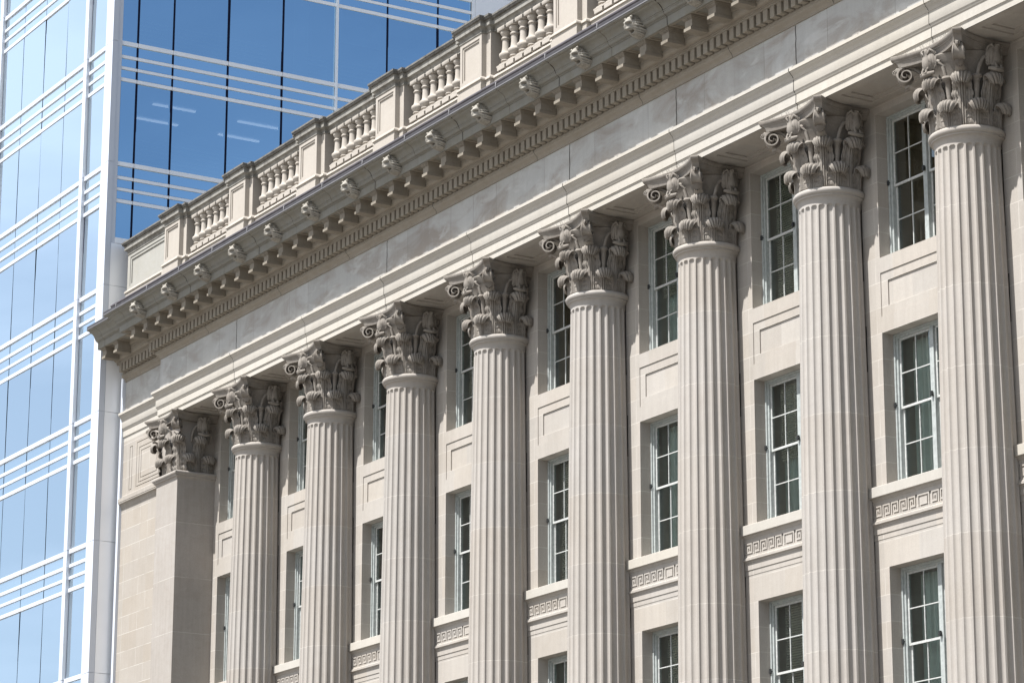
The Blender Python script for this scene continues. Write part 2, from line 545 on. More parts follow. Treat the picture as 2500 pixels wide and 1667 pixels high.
# ================================================================== SETTING
g = MB().add([(-900, -900, 0), (900, -900, 0), (900, 900, 0), (-900, 900, 0)], [(0, 1, 2, 3)])
t = NT('pavement')
p = t.pos()
col = t.mix(t.ramp(t.noise(p, 0.3, 5, 0.6), 0.3, 0.7), (0.19, 0.17, 0.145), (0.25, 0.225, 0.19))
b = t.node('ShaderNodeBsdfPrincipled', Roughness=0.9)
t.set(b.inputs['Base Color'], t.mix(t.math('MAXIMUM', line_mask(t, t.sep(p)['X'], 1.5, 0, 0.012), line_mask(t, t.sep(p)['Y'], 1.5, 0, 0.012)), col, (0.12, 0.11, 0.10)))
t.l.new(b.outputs[0], t.out.inputs[0])
M['pave'] = t.m
M['asphalt'] = plain('asphalt', (0.06, 0.06, 0.062), 0.9, nscale=3, namp=0.2)
tag(g.build('ground', M['pave'], smooth=False), kind='structure')
rd = MB().add([(-900, -22, 0.004), (900, -22, 0.004), (900, -9, 0.004), (-900, -9, 0.004)], [(0, 1, 2, 3)])
tag(rd.build('road', M['asphalt'], smooth=False), kind='structure')

# ================================================================== STONE BUILDING
X_END = 48.3            # right-hand end, far outside the frame
B = empty('stone_building', (24, 0, 0))
tag(B, 'beige limestone neoclassical building with a row of fluted Corinthian columns and roof balustrade', 'building')
BX = Vector((24, 0, 0))
def part(mb, name, mat, **kw):
    """a part of the stone building, given in world coordinates"""
    kw.setdefault('loc', -BX)
    return mb.build(name, mat, B, **kw)

YW = 0.39               # wall between the columns
YM = -0.74              # main face of the entablature
YE = -0.52              # face of the plain end bay
# ---- wall with openings
W0, W1 = 1.0, 3.2
def wall_dep(x, z):
    u = x % S
    if W0 < u < W1:
        if 18.04 < z < 20.92: return None
        if 13.61 < z < 16.56: return None
        if 9.12 < z < 12.07: return None
        if 4.6 < z < 7.6: return None
        if 16.88 < z < 17.74:
            if 1.2 < u < 3.0 and 17.06 < z < 17.56: return YW + 0.045
            return YW + 0.018
    if 12.07 < z < 13.60 and 0.3 < u < 3.9:
        pass
    return YW
xs = [4.7]
for k in range(1, 12):
    for u in (W0, 1.2, 3.0, W1):
        xx = S * k + u
        if xx < X_END: xs.append(xx)
xs.append(X_END)
zs = [0, 4.6, 7.6, 9.12, 12.07, 13.61, 16.56, 16.88, 17.06, 17.56, 17.74, 18.04, 20.92, 21.3]
part(MB().relief(xs, zs, wall_dep, 0.95), 'wall', M['wall'], smooth=False)

# ---- end wall with sunk panel lines
def rect_lines(x, z, rects, w):
    for (a, b_, c, d) in rects:
        if a <= x <= b_ and c <= z <= d and not (a + w < x < b_ - w and c + w < z < d - w):
            return True
    return False
EP = [(1.06, 1.25, 19.61, 20.89), (1.55, 3.30, 19.62, 20.92), (1.72, 3.12, 19.72, 20.75), (1.86, 2.98, 19.83, 20.64)]
exs = sorted(set([0.6, 3.5] + [a + d for r4 in EP for a, d in ((r4[0], 0), (r4[0], 0.025), (r4[1], 0), (r4[1], -0.025))]))
ezs = sorted(set([0, 21.10] + [a + d for r4 in EP for a, d in ((r4[2], 0), (r4[2], 0.025), (r4[3], 0), (r4[3], -0.025))]))
ew = MB().relief(exs, ezs, lambda x, z: YE + (0.02 if rect_lines(x, z, EP, 0.0251) else 0.0))
ew.add([(0.6, YE, 0), (0.6, 12, 0), (0.6, 12, 24.2), (0.6, YE, 24.2)], [(0, 1, 2, 3)])
part(ew, 'end_wall', M['end'], smooth=False)
# string course across the end bay at the height of the column necks
sc = [(0, 19.14), (0.015, 19.16)] + arcpts((0.02, 19.17), (0.10, 19.27), 'cavetto', 5) + [(0.11, 19.28), (0.11, 19.31)] + arcpts((0.12, 19.32), (0.12, 19.42), 'ovolo', 2) + [(0.10, 19.43), (0, 19.45)]
part(MB().sweep([(3.5, YE), (0.6, YE)], sc), 'string_course', M['end'])

# ---- entablature, swept along the plan with the break at the end bay
PATH = [(X_END, YM), (3.5, YM), (3.5, YE), (0.55, YE)]
arch = [(-0.02, 21.10), (0.0, 21.10), (0.0, 21.215), (0.008, 21.222)]
arch += [(0.014, 21.245), (0.03, 21.25), (0.03, 21.425)] + arcpts((0.035, 21.43), (0.07, 21.49), 'reversa', 5)
arch += [(0.075, 21.50), (0.075, 21.72), (0.085, 21.725), (0.09, 21.75)] + arcpts((0.095, 21.755), (0.165, 21.865), 'cyma', 7)
arch += [(0.185, 21.868), (0.185, 21.935), (0.17, 21.94), (0.0, 21.96)]
part(MB().sweep(PATH, arch), 'architrave', M['arch'])
fr = [(0.0, 21.962), (0.0, 22.88)]
part(MB().sweep(PATH, fr), 'frieze', M['frieze'], smooth=False)
bed = [(0.0, 22.87), (0.025, 22.87), (0.025, 22.91)] + arcpts((0.03, 22.915), (0.115, 23.03), 'cyma', 7) + [(0.125, 23.035), (0.125, 23.09), (0.10, 23.09), (0.10, 23.345), (0.285, 23.345), (0.285, 23.385), (0.305, 23.388), (0.305, 23.405)]
bed += [(0.30, 23.41), (0.30, 23.42)] + arcpts((0.31, 23.425), (0.39, 23.50), 'ovolo', 6) + [(0.40, 23.505), (0.40, 23.58), (0.43, 23.585), (0.43, 23.66)] + arcpts((0.435, 23.665), (0.475, 23.72), 'ovolo', 4) + [(0.48, 23.725), (0.48, 23.76)]
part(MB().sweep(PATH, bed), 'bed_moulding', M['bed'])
cor = [(0.40, 23.765), (0.845, 23.765), (0.845, 23.735), (0.875, 23.728), (0.895, 23.735), (0.895, 23.925), (0.915, 23.93), (0.915, 23.945)]
cor += arcpts((0.92, 23.95), (0.985, 24.015), 'ovolo', 5) + [(0.995, 24.02), (0.995, 24.045), (1.01, 24.05)]
cor += [(1.012, 24.07), (1.02, 24.09), (1.032, 24.11), (1.052, 24.135), (1.08, 24.158), (1.112, 24.175), (1.15, 24.19), (1.17, 24.205), (1.18, 24.222)]
cor += [(1.235, 24.225), (1.245, 24.232), (1.245, 24.275), (1.22, 24.28), (0.2, 24.42)]
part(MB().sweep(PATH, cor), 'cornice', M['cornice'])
# closing cheek of the projecting mouldings at the left end
def cheek(mb, prof, x, y0):
    pts = [(x, y0 - q, z) for q, z in prof] + [(x, y0 + 0.3, prof[-1][1]), (x, y0 + 0.3, prof[0][1])]
    mb.add(pts, [tuple(range(len(pts)))])
for nm, pr, mt in (('cornice_end', cor, 'cornice'), ('bed_moulding_end', bed, 'bed'), ('architrave_end', arch, 'arch')):
    mbx = MB(); cheek(mbx, pr, 0.55, YE)
    part(mbx, nm, M[mt], smooth=False)
# soffit of the architrave with sunk panels between the columns
xs = [4.9]
for k in range(1, 12):
    for u in (1.15, 1.30, 2.90, 3.05):
        xx = S * k + u
        if xx < X_END: xs.append(xx)
xs.append(X_END)
ys = [YM + 0.0, -0.55, -0.43, 0.10, 0.22, YW]
so_ = MB()
def sdep(x, y):
    u = x % S
    if 1.15 < u < 3.05 and -0.55 < y < 0.22:
        if 1.30 < u < 2.90 and -0.43 < y < 0.10: return 21.16
        return 21.13
    return 21.10
so_.relief(xs, ys, sdep)
so_.v = [(x, z, y) for (x, y, z) in so_.v]
so_.box(3.5, 4.9, YM + 0.002, YW, 21.101, 21.14)
part(so_, 'soffit', M['wall'], smooth=False)
# coffers between the modillions + modillions
MS = S / 5
mod = MB()
mod.box(-0.125, 0.125, -0.800, -0.41, 23.500, 23.660)
mod.box(-0.118, 0.118, -0.780, -0.41, 23.486, 23.501)
mod.box(-0.125, 0.125, -0.832, -0.41, 23.422, 23.487)
mod.box(-0.140, 0.140, -0.818, -0.41, 23.659, 23.680)
mod.box(-0.158, 0.158, -0.838, -0.41, 23.679, 23.706)
mod.box(-0.172, 0.172, -0.856, -0.41, 23.705, 23.739)
cf = MB()
def coffer_dep(x, y):
    u = abs(((x / MS + 0.5) % 1.0) - 0.5) * MS       # distance from the nearest modillion axis
    d = MS / 2 - u                                   # distance from coffer centre
    if d < 0.14 and -0.76 < y < -0.52: return 0.03
    if d < 0.175 and -0.795 < y < -0.485: return 0.015
    return 0.0
cx = [0.5]
k = 0
while True:
    c0 = MS * (k + 0.5)
    if c0 + 0.2 > X_END: break
    if c0 > 0.75:
        cx += [c0 - 0.175, c0 - 0.14, c0 + 0.14, c0 + 0.175]
    k += 1
cx.append(X_END)
cx1 = [x for x in cx if x > 3.5 - 0.85]
cx1[0:0] = [] if cx1[0] <= 3.5 - 0.85 else [3.5 - 0.85]
for path_xs, yb in ((cx1, YM), ([x for x in cx if x < 2.6] + [2.6], YE)):
    m0 = MB().relief(path_xs, [-0.845, -0.795, -0.76, -0.52, -0.485, -0.43], coffer_dep)
    cf.add([(x, z + yb, 23.742 + y) for (x, y, z) in m0.v], m0.f)
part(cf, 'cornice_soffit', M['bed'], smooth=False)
m_proto = None
kk = 1
mods = []
while MS * kk < X_END - 0.5:
    x = MS * kk
    if not (2.4 < x < 3.0):
        mods.append((x, YE if x < 3.0 else YM))
    kk += 1
for i, (x, y) in enumerate(mods[:60]):
    if m_proto is None:
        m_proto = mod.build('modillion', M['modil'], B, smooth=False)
        mo = m_proto
    else:
        mo = copy_tree(m_proto, B)
    mo.location = Vector((x, y, 0)) - BX
# dentils
dn = MB()
DS = S / 18
k = 0
while DS * k < X_END - 0.2:
    x = DS * k + 0.09
    if x - 0.07 > 0.6:
        if x > 3.5 - 0.15:
            yb = YM
        elif x > 3.5 - 0.30:
            k += 1; continue
        else:
            yb = YE
        dn.cbox(x - 0.075, x + 0.075, yb - 0.275, yb - 0.09, 23.105, 23.35, 0.008)
    k += 1
for j in range(1):
    dn.cbox(3.5 - 0.275, 3.5 - 0.14, YM - 0.14, YM + 0.0, 23.105, 23.35, 0.008)
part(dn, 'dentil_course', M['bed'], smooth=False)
# ragged open joints (cracks) in the stonework
ck = MB()
def crack(x, seed, pts, w=0.018):
    """thin dark seam running down the moulded face through (q, z) points"""
    rnd = random.Random(seed)
    prev = None
    for (q, z) in pts:
        xx = x + rnd.uniform(-0.011, 0.011)
        a = (xx - w / 2, YM - q - 0.003, z); b2 = (xx + w / 2, YM - q - 0.003, z)
        if prev:
            ck.add([prev[0], prev[1], b2, a], [(0, 1, 2, 3)])
        prev = (a, b2)
def dense(pts, n=5):
    out = []
    for a, b2 in zip(pts[:-1], pts[1:]):
        for k in range(n):
            out.append((a[0] + (b2[0] - a[0]) * k / n, a[1] + (b2[1] - a[1]) * k / n))
    return out + [pts[-1]]
for kx in range(2, 11):
    for (za, zb_) in ((17.7, 19.32), (15.9, 16.8), (12.2, 13.2), (19.5, 20.9)):
        rr_s = 0.735 - 0.125 * (max(0, (0.5 * (za + zb_) - 6.2) / 13.0)) ** 1.7
        xe = S * kx + math.sqrt(rr_s ** 2 - YW ** 2)
        ck.add([(xe - 0.02, YW - 0.004, za), (xe + 0.010, YW - 0.004, za), (xe + 0.008, YW - 0.004, zb_), (xe - 0.02, YW - 0.004, zb_)], [(0, 1, 2, 3)])
fp = dense([(0.0, 22.86), (0.0, 21.99)], 9)
ap = [(0.0, 21.10), (0.0, 21.215), (0.03, 21.25), (0.03, 21.425), (0.075, 21.50), (0.075, 21.72), (0.09, 21.75)] + arcpts((0.095, 21.755), (0.165, 21.865), 'cyma', 7)[1:] + [(0.187, 21.868), (0.187, 21.935)]
for kx in range(2, 11):
    crack(S * kx + 0.02, kx, ap, 0.012 if kx % 2 else 0.018)
    if kx % 2 == 0 or kx == 7:
        crack(S * kx + 0.02, kx + 50, fp, 0.02)
bp_ = [(0.025, 22.87), (0.025, 22.91)] + arcpts((0.03, 22.915), (0.115, 23.03), 'cyma', 5) + [(0.13, 23.035), (0.13, 23.085)]
for xk in (6.7, 11.1, 14.9, 19.3, 23.9, 28.2, 31.5, 34.9):
    crack(xk, int(xk * 7), bp_, 0.014)
cp_ = [(0.895, 23.735), (0.895, 23.925), (0.92, 23.95), (0.97, 23.98), (0.985, 24.015), (0.995, 24.045), (1.01, 24.05), (1.02, 24.09), (1.052, 24.135), (1.112, 24.175), (1.17, 24.205), (1.195, 24.225)]
for xk in (7.35, 11.55, 17.85, 22.05, 26.25, 30.45):
    crack(xk, int(xk * 5), cp_, 0.024)
part(ck, 'open_joints', plain('open_joint', (0.03, 0.027, 0.024), 0.95, spec=0.0), smooth=False)

# ---- metal edge on the cornice
gp = [(3.2 - 0.0, 0)]
gm = MB()
P1 = [(X_END, YM), (3.5, YM), (3.5, YE), (0.55, YE)]
gm.sweep(P1, [(1.18, 24.282), (1.245, 24.279), (1.25, 24.290), (1.25, 24.360), (1.18, 24.365)])
part(gm, 'cornice_flashing', M['gutter'])
gl = MB().sweep(P1, [(1.246, 24.262), (1.262, 24.258), (1.262, 24.284), (1.248, 24.29)])
part(gl, 'drip_edge', M['gutter_lip'])
gr = MB().tube([(2.7, YM - 1.19, 24.43), (12, YM - 1.19, 24.43), (24, YM - 1.19, 24.43), (X_END, YM - 1.19, 24.43)], 0.046, 12)
part(gr, 'gutter_rail', M['gutter_roll'])
for kx in range(1, 22):
    xx = 2.1 * kx + 1.05
    if xx < X_END - 0.5:
        if kx == 1:
            brk0 = MB().cbox(-0.016, 0.016, -1.268, -1.14, 24.285, 24.40, 0.004).build('gutter_bracket', M['gutter_lip'], B)
            o = brk0
        else:
            o = copy_tree(brk0, B)
        o.location = Vector((xx, YM, 0)) - BX

# ---- lion heads on the cornice
def lion_mesh():
    mb = MB()
    nu, nv = 48, 34
    tilt = math.radians(24)
    def tl(x, y, z):
        return (x, y * math.cos(tilt) - z * math.sin(tilt), z * math.cos(tilt) + y * math.sin(tilt))
    def fn(i, j):
        a = 2 * PI * i / nu
        t_ = j / (nv - 1)
        ph = t_ * PI / 2
        rx = 0.150 * math.cos(ph) ** 0.7
        rz = 0.230 * math.cos(ph) ** 0.7
        y = -0.24 * math.sin(ph)
        x = rx * math.cos(a); z = rz * math.sin(a)
        for sx in (-1, 1):
            y += 0.085 * math.exp(-(((x - sx * 0.060) / 0.034) ** 2 + ((z - 0.06) / 0.028) ** 2))
            y -= 0.050 * math.exp(-(((x - sx * 0.062) / 0.045) ** 2 + ((z - 0.118) / 0.024) ** 2))
            y -= 0.055 * math.exp(-(((x - sx * 0.050) / 0.040) ** 2 + ((z + 0.035) / 0.032) ** 2))
            y += 0.045 * math.exp(-(((x - sx * 0.100) / 0.022) ** 2 + ((z + 0.02) / 0.08) ** 2))
        y -= 0.075 * math.exp(-((x / 0.030) ** 2 + ((z - 0.02) / 0.080) ** 2))
        y += 0.22 * math.exp(-((x / 0.062) ** 2 + ((z + 0.105) / 0.034) ** 2))
        y -= 0.05 * math.exp(-((x / 0.055) ** 2 + ((z + 0.175) / 0.030) ** 2))
        return tl(x, y, z)
    mb.grid(fn, nu, nv, True)
    rn = random.Random(5)
    for q in range(2):
        for k in range(22):
            a = 2 * PI * (k + 0.5 * q) / 22
            c, sn = math.cos(a), math.sin(a)
            r0, r1, r2 = (0.125, 0.165, 0.185) if q == 0 else (0.105, 0.14, 0.165)
            y0, y1, y2 = (-0.05, -0.03, 0.06) if q == 0 else (-0.13, -0.10, 0.0)
            drop = -0.05 - 0.05 * abs(c) + rn.uniform(-0.02, 0.02)
            pts = [(r0 * c, y0, r0 * 1.5 * sn), (r1 * c, y1 - 0.02, r1 * 1.42 * sn + drop * 0.3), (r2 * c, y2, r2 * 1.35 * sn + drop), (r2 * c * 0.96, y2 + 0.06, r2 * 1.3 * sn + drop * 1.9)]
            mb.tube([tl(*p_) for p_ in pts], [0.018, 0.026, 0.022, 0.008], 6)
    for sx in (-1, 1):
        mb.tube([tl(sx * 0.10, -0.10, 0.16), tl(sx * 0.125, -0.12, 0.205), tl(sx * 0.13, -0.10, 0.225)], [0.035, 0.028, 0.008], 8)
    mb.tube([(0, 0.12, 0.12), (0, -0.03, 0.02)], [0.13, 0.15], 12)
    mb.tube([(0, 0.12, -0.12), (0, -0.03, -0.06)], [0.08, 0.14], 12)
    return mb
l0 = None
for k in range(2, 23):
    x = 2.1 * k
    if x > X_END - 1: break
    if l0 is None:
        l0 = lion_mesh().build('lion_head', M['lion'], B, angle=60)
        o = l0
        l0.scale = (0.94, 1.0, 0.94)
    else:
        o = copy_tree(l0, B)
    o.location = Vector((x + 0.10, YM - 1.04, 24.02)) - BX

# ---- balustrade
YP = -0.83
rail_mb, base_mb, plinth_mb = MB(), MB(), MB()
path = [(X_END, -0.60)]
k = 11
while k >= 1:
    c = S * k
    pp = [(c + 0.70, -0.60), (c + 0.70, -0.70), (c + 0.50, -0.70), (c + 0.50, YP), (c - 0.50, YP), (c - 0.50, -0.70), (c - 0.70, -0.70), (c - 0.70, -0.60)]
    if k == 1:
        pp = pp[:5] + [(c - 0.50, -0.62), (0.65, -0.62), (0.65, 0.2)]
    if c + 0.70 < X_END: path += pp
    k -= 1
rail_prof = [(-0.25, 26.655), (0.0, 26.655), (0.02, 26.66), (0.02, 26.69)] + arcpts((0.01, 26.70), (0.075, 26.79), 'cavetto', 5) + [(0.09, 26.80), (0.09, 26.92), (0.11, 26.925)] + [(0.09, 26.935)]
rail_mb.sweep(path, rail_prof)
part(rail_mb, 'balustrade_rail', M['rail'])
cop = MB().sweep(path, [(0.08, 26.93)] + arcpts((0.115, 26.932), (0.145, 26.985), 'ovolo', 4) + [(0.160, 26.99), (0.160, 27.035), (0.13, 27.05), (-0.30, 27.10), (-0.62, 27.05)])
part(cop, 'coping', M['coping'])
base_prof = [(-0.30, 25.60), (0.0, 25.60), (0.015, 25.585)] + [(0.045, 25.56), (0.062, 25.54), (0.065, 25.50), (0.030, 25.492), (0.030, 25.40), (0.045, 25.395), (0.045, 25.20)]
base_prof = list(reversed(base_prof))
base_mb.sweep(path, base_prof)
part(base_mb, 'balustrade_base', M['bal'])
pl_prof = [(0.08, 24.2), (0.08, 25.19), (0.04, 25.20)]
plinth_mb.sweep(path, pl_prof)
part(plinth_mb, 'balustrade_plinth', M['plinth'])
# wall of the blank end bay
eb = MB().relief([0.65, 0.83, 0.90, 3.50, 3.70], [25.60, 25.68, 25.75, 26.48, 26.56, 26.655],
                 lambda x, z: -0.62 + (0.05 if (0.90 < x < 3.5 and 25.75 < z < 26.48) else (0.02 if (0.83 < x and 25.68 < z < 26.56) else 0)))
part(eb, 'parapet_panel', M['plinth'], smooth=False)
# piers
pr = MB()
def relief_box(mb, x0, x1, y0, z0, z1):
    fx = [x0, x0 + 0.10, x0 + 0.15, x1 - 0.15, x1 - 0.10, x1]
    fz = [z0, z0 + 0.09, z0 + 0.14, z1 - 0.14, z1 - 0.09, z1]
    mb.relief(fx, fz, lambda x, z: y0 + (0.05 if (fx[2] < x < fx[3] and fz[2] < z < fz[3]) else (0.022 if (fx[1] < x < fx[4] and fz[1] < z < fz[4]) else 0)))
relief_box(pr, -0.5, 0.5, YP, 25.60, 26.655)
for sx in (-1, 1):
    pr.add([(sx * 0.5, YP, 25.60), (sx * 0.5, -0.70, 25.60), (sx * 0.5, -0.70, 26.655), (sx * 0.5, YP, 26.655)], [(0, 1, 2, 3)])
    pr.add([(sx * 0.5, -0.70, 25.60), (sx * 0.7, -0.70, 25.60), (sx * 0.7, -0.70, 26.655), (sx * 0.5, -0.70, 26.655)], [(0, 1, 2, 3)])
    pr.add([(sx * 0.7, -0.70, 25.60), (sx * 0.7, -0.25, 25.60), (sx * 0.7, -0.25, 26.655), (sx * 0.7, -0.70, 26.655)], [(0, 1, 2, 3)])
pr.add([(-0.7, -0.25, 25.6), (0.7, -0.25, 25.6), (0.7, -0.25, 26.655), (-0.7, -0.25, 26.655)], [(0, 1, 2, 3)])
p0 = None
for k in range(1, 12):
    if S * k > X_END - 1: break
    if p0 is None:
        p0 = pr.build('balustrade_pier', M['bal'], B, smooth=False); o = p0
    else:
        o = copy_tree(p0, B)
    o.location = Vector((S * k, 0, 0)) - BX
# balusters
bp = [(0.10, 25.755), (0.112, 25.76), (0.085, 25.775), (0.072, 25.79), (0.070, 25.80), (0.105, 25.81), (0.115, 25.825), (0.105, 25.845), (0.085, 25.85),
      (0.105, 25.885), (0.135, 25.925), (0.146, 25.965), (0.142, 26.00), (0.128, 26.015), (0.108, 26.03), (0.095, 26.06), (0.086, 26.12), (0.080, 26.20), (0.077, 26.30), (0.076, 26.345),
      (0.098, 26.352), (0.104, 26.37), (0.096, 26.388), (0.078, 26.395), (0.078, 26.43), (0.082, 26.44), (0.105, 26.47), (0.118, 26.505), (0.120, 26.535), (0.108, 26.555)]
bp = [(r * 1.13, z) for r, z in bp]
bm_ = MB().lathe(bp, 28)
bm_.cbox(-0.155, 0.155, -0.155, 0.155, 26.555, 26.655, 0.006)
bm_.cbox(-0.125, 0.125, -0.125, 0.125, 25.735, 25.768, 0.004)
bm_.cbox(-0.160, 0.160, -0.15, 0.15, 25.60, 25.691, 0.005)
bm_.cbox(-0.199, 0.199, -0.147, 0.147, 25.69, 25.736, 0.004)
b0 = None
nb = 0
for k in range(1, 12):
    for j in range(6):
        x = S * k + S / 2 + (j - 2.5) * 0.40
        if x > X_END - 0.5 or nb >= 60: continue
        if b0 is None:
            b0 = bm_.build('baluster', M['bal'], B, angle=45); o = b0
        else:
            o = copy_tree(b0, B)
        o.location = Vector((x, -0.52, 0)) - BX
        nb += 1
# roof and the low attic behind the balustrade
rf = MB().box(0.62, X_END, -0.30, 14.0, 23.9, 25.0)
part(rf, 'roof', M['roof'], smooth=False)
part(MB().box(0.66, X_END, 0.15, 0.6, 25.0, 27.15), 'attic_wall', plain('attic_stone', (0.075, 0.072, 0.065), 0.9, nscale=2, namp=0.2), smooth=False)
part(MB().box(X_END - 0.02, X_END, -0.6, 14.0, 0, 23.9).box(0.62, X_END, 13.9, 14.0, 0, 23.9), 'rear_wall', M['end'], smooth=False)

# ---- windows
def window_unit(H, seed, style):
    rnd = random.Random(seed)
    root = None
    W = 2.2
    fr = MB()
    y0 = 0.0
    fr.cbox(0, 0.09, y0, y0 + 0.14, 0, H, 0.006).cbox(W - 0.09, W, y0, y0 + 0.14, 0, H, 0.006)
    fr.cbox(0.09, W - 0.09, y0 + 0.004, y0 + 0.14, H - 0.09, H, 0.006)
    fr.cbox(0.09, W - 0.09, y0 - 0.02, y0 + 0.16, 0, 0.07, 0.006)
    fr.cbox(W / 2 - 0.06, W / 2 + 0.06, y0 - 0.004, y0 + 0.14, 0.07, H - 0.09, 0.006)
    # outer staff bead
    fr.cbox(0.0, 0.045, y0 - 0.035, y0 + 0.01, 0, H, 0.006).cbox(W - 0.045, W, y0 - 0.035, y0 + 0.01, 0, H, 0.006).cbox(0.045, W - 0.045, y0 - 0.035, y0 + 0.01, H - 0.045, H, 0.006)
    root = fr.build('window', M['paint'], B, smooth=False)
    mid = H * 0.515
    for (a, c) in ((0.09, W / 2 - 0.06), (W / 2 + 0.06, W - 0.09)):
        for (z0, z1, yy) in ((mid - 0.03, H - 0.09, 0.045), (0.07, mid + 0.03, 0.09)):
            s = MB()
            s.box(a, a + 0.038, yy, yy + 0.035, z0, z1).box(c - 0.038, c, yy, yy + 0.035, z0, z1)
            s.box(a + 0.038, c - 0.038, yy + 0.001, yy + 0.034, z0, z0 + 0.045).box(a + 0.038, c - 0.038, yy + 0.001, yy + 0.034, z1 - 0.04, z1)
            xm = (a + c) / 2; zm = (z0 + z1) / 2
            s.box(xm - 0.010, xm + 0.010, yy + 0.003, yy + 0.032, z0 + 0.045, z1 - 0.04)
            s.box(a + 0.038, c - 0.038, yy + 0.005, yy + 0.030, zm - 0.010, zm + 0.010)
            s.build('sash', M['sash'], root, smooth=False)
            gl_ = MB().add([(a + 0.03, yy + 0.018, z0 + 0.04), (c - 0.03, yy + 0.018, z0 + 0.04), (c - 0.03, yy + 0.018, z1 - 0.035), (a + 0.03, yy + 0.018, z1 - 0.035)], [(0, 1, 2, 3)])
            gl_.build('glass', M['glass_old'], root, smooth=False)
    # iron sash locks
    for xx in (0.02, W / 2):
        lk = MB().cbox(xx - 0.022, xx + 0.022, -0.065, -0.012, mid + 0.0, mid + 0.10, 0.006)
        lk.cbox(xx - 0.012, xx + 0.036, -0.05, -0.02, mid + 0.035, mid + 0.06, 0.004)
        lk.build('sash_lock', M['iron'], root, smooth=False)
    # blinds / curtains inside
    if style in ('blind', 'mixed', 'low'):
        bl = MB()
        drop = {'blind': 0.05, 'mixed': H * 0.45, 'low': H * 0.30}[style]
        z = H - 0.12
        while z > drop:
            bl.box(0.12, W - 0.12, 0.26, 0.30, z - 0.006, z)
            bl.add([(0.12, 0.262, z - 0.03), (W - 0.12, 0.262, z - 0.03), (W - 0.12, 0.298, z), (0.12, 0.298, z)], [(0, 1, 2, 3)])
            z -= 0.05
        bl.build('blind', M['blind'], root, smooth=False)
    if style in ('curtain', 'mixed'):
        ct = MB()
        n = 60
        ct.grid(lambda i, j: (0.1 + (W - 0.2) * i / n * (0.62 if style == 'mixed' else 1.0), 0.36 + 0.03 * math.sin(i * 1.3) + 0.015 * math.sin(i * 0.61), 0.05 + (H - 0.15) * j), n, 2)
        ct.build('curtain', M['curtain'], root)
    rm = MB()
    D = 2.2
    rm.add([(0, 0.2, 0), (W, 0.2, 0), (W, D, 0), (0, D, 0)], [(0, 1, 2, 3)])
    rm.add([(0, 0.2, H), (W, 0.2, H), (W, D, H), (0, D, H)], [(0, 1, 2, 3)])
    rm.add([(0, 0.2, 0), (0, D, 0), (0, D, H), (0, 0.2, H)], [(0, 1, 2, 3)])
    rm.add([(W, 0.2, 0), (W, D, 0), (W, D, H), (W, 0.2, H)], [(0, 1, 2, 3)])
    rm.add([(0, D, 0), (W, D, 0), (W, D, H), (0, D, H)], [(0, 1, 2, 3)])
    rm.build('room', M['roomwarm'] if style == 'open' else M['room'], root, smooth=False)
    return root
protos = {}
def place_window(x, z, H, style):
    key = (round(H, 2), style)
    if key not in protos:
        protos[key] = window_unit(H, 1, style)
        o = protos[key]
    else:
        o = copy_tree(protos[key], B)
    o.location = Vector((x, YW + 0.29, z)) - BX
    return o
styles_top = ['low', 'blind', 'blind', 'low', 'open', 'mixed', 'blind', 'open', 'low', 'blind']
styles_mid = ['blind', 'curtain', 'blind', 'mixed', 'blind', 'curtain', 'mixed', 'curtain', 'blind', 'blind']
styles_low = ['blind', 'mixed', 'curtain', 'blind', 'curtain', 'mixed', 'blind', 'curtain', 'blind', 'blind']
for k in range(1, 11):
    x = S * k + W0
    place_window(x, 18.04, 2.88, styles_top[k - 1])
    place_window(x, 13.61, 2.95, styles_mid[k - 1])
    place_window(x, 9.12, 2.95, styles_low[k - 1])
    place_window(x, 4.6, 3.0, styles_low[k - 1])

# ---- sill, fret band and mouldings under each middle window
sill = MB().cbox(0.30, 3.90, 0.27, 0.72, 13.405, 13.605, 0.008)
fret_rows = ["11111110", "10000010", "10111010", "10101010", "10100010", "10111110", "10000000", "11111111"]
def fret_depth():
    """bitmap of the band: mirrored about the middle with a box motif"""
    rows = []
    for r0 in fret_rows:
        rev = r0[::-1]
        midm = {0: "0111111111110", 1: "0100000000010", 2: "0101111111010", 3: "0101111111010", 4: "0101111111010", 5: "0101111111010", 6: "0100000000010", 7: "1111111111111"}
        i = len(rows)
        rows.append(r0 * 6 + midm[i] + rev * 6)
    return rows
FR = fret_depth()
ncol = len(FR[0]); cell = 3.44 / ncol
fb = MB()
fxs = [0.38 + cell * i for i in range(ncol + 1)]
fzs = [12.985 + (13.265 - 12.985) / 8 * i for i in range(9)]
def fdep(x, z):
    i = min(ncol - 1, int((x - 0.38) / cell)); j = min(7, int((z - 12.985) / 0.035))
    return YW - 0.030 + (0.0 if FR[7 - j][i] == '1' else 0.022)
fb.relief(fxs, fzs, fdep)
fb.sweep([(3.9, YW), (0.30, YW)], [(0.03, 13.265), (0.03, 13.34)] + arcpts((0.035, 13.345), (0.075, 13.40), 'reversa', 4) + [(0.10, 13.405)])
fb.sweep([(3.9, YW), (0.30, YW)], [(0.0, 12.61), (0.008, 12.615), (0.008, 12.715), (0.022, 12.72), (0.022, 12.85)] + arcpts((0.028, 12.855), (0.06, 12.90), 'cavetto', 4) + [(0.075, 12.905), (0.075, 12.945), (0.055, 12.95), (0.055, 12.965), (0.030, 12.985)])
s0 = f0 = None
for k in range(1, 11):
    if s0 is None:
        s0 = sill.build('window_sill', M['arch'], B, smooth=False); o = s0
        f0 = fb.build('fret_band', M['wall'], B, smooth=True, angle=30); q = f0
    else:
        o = copy_tree(s0, B); q = copy_tree(f0, B)
    o.location = Vector((S * k, 0, 0)) - BX
    q.location = Vector((S * k, 0, 0)) - BX

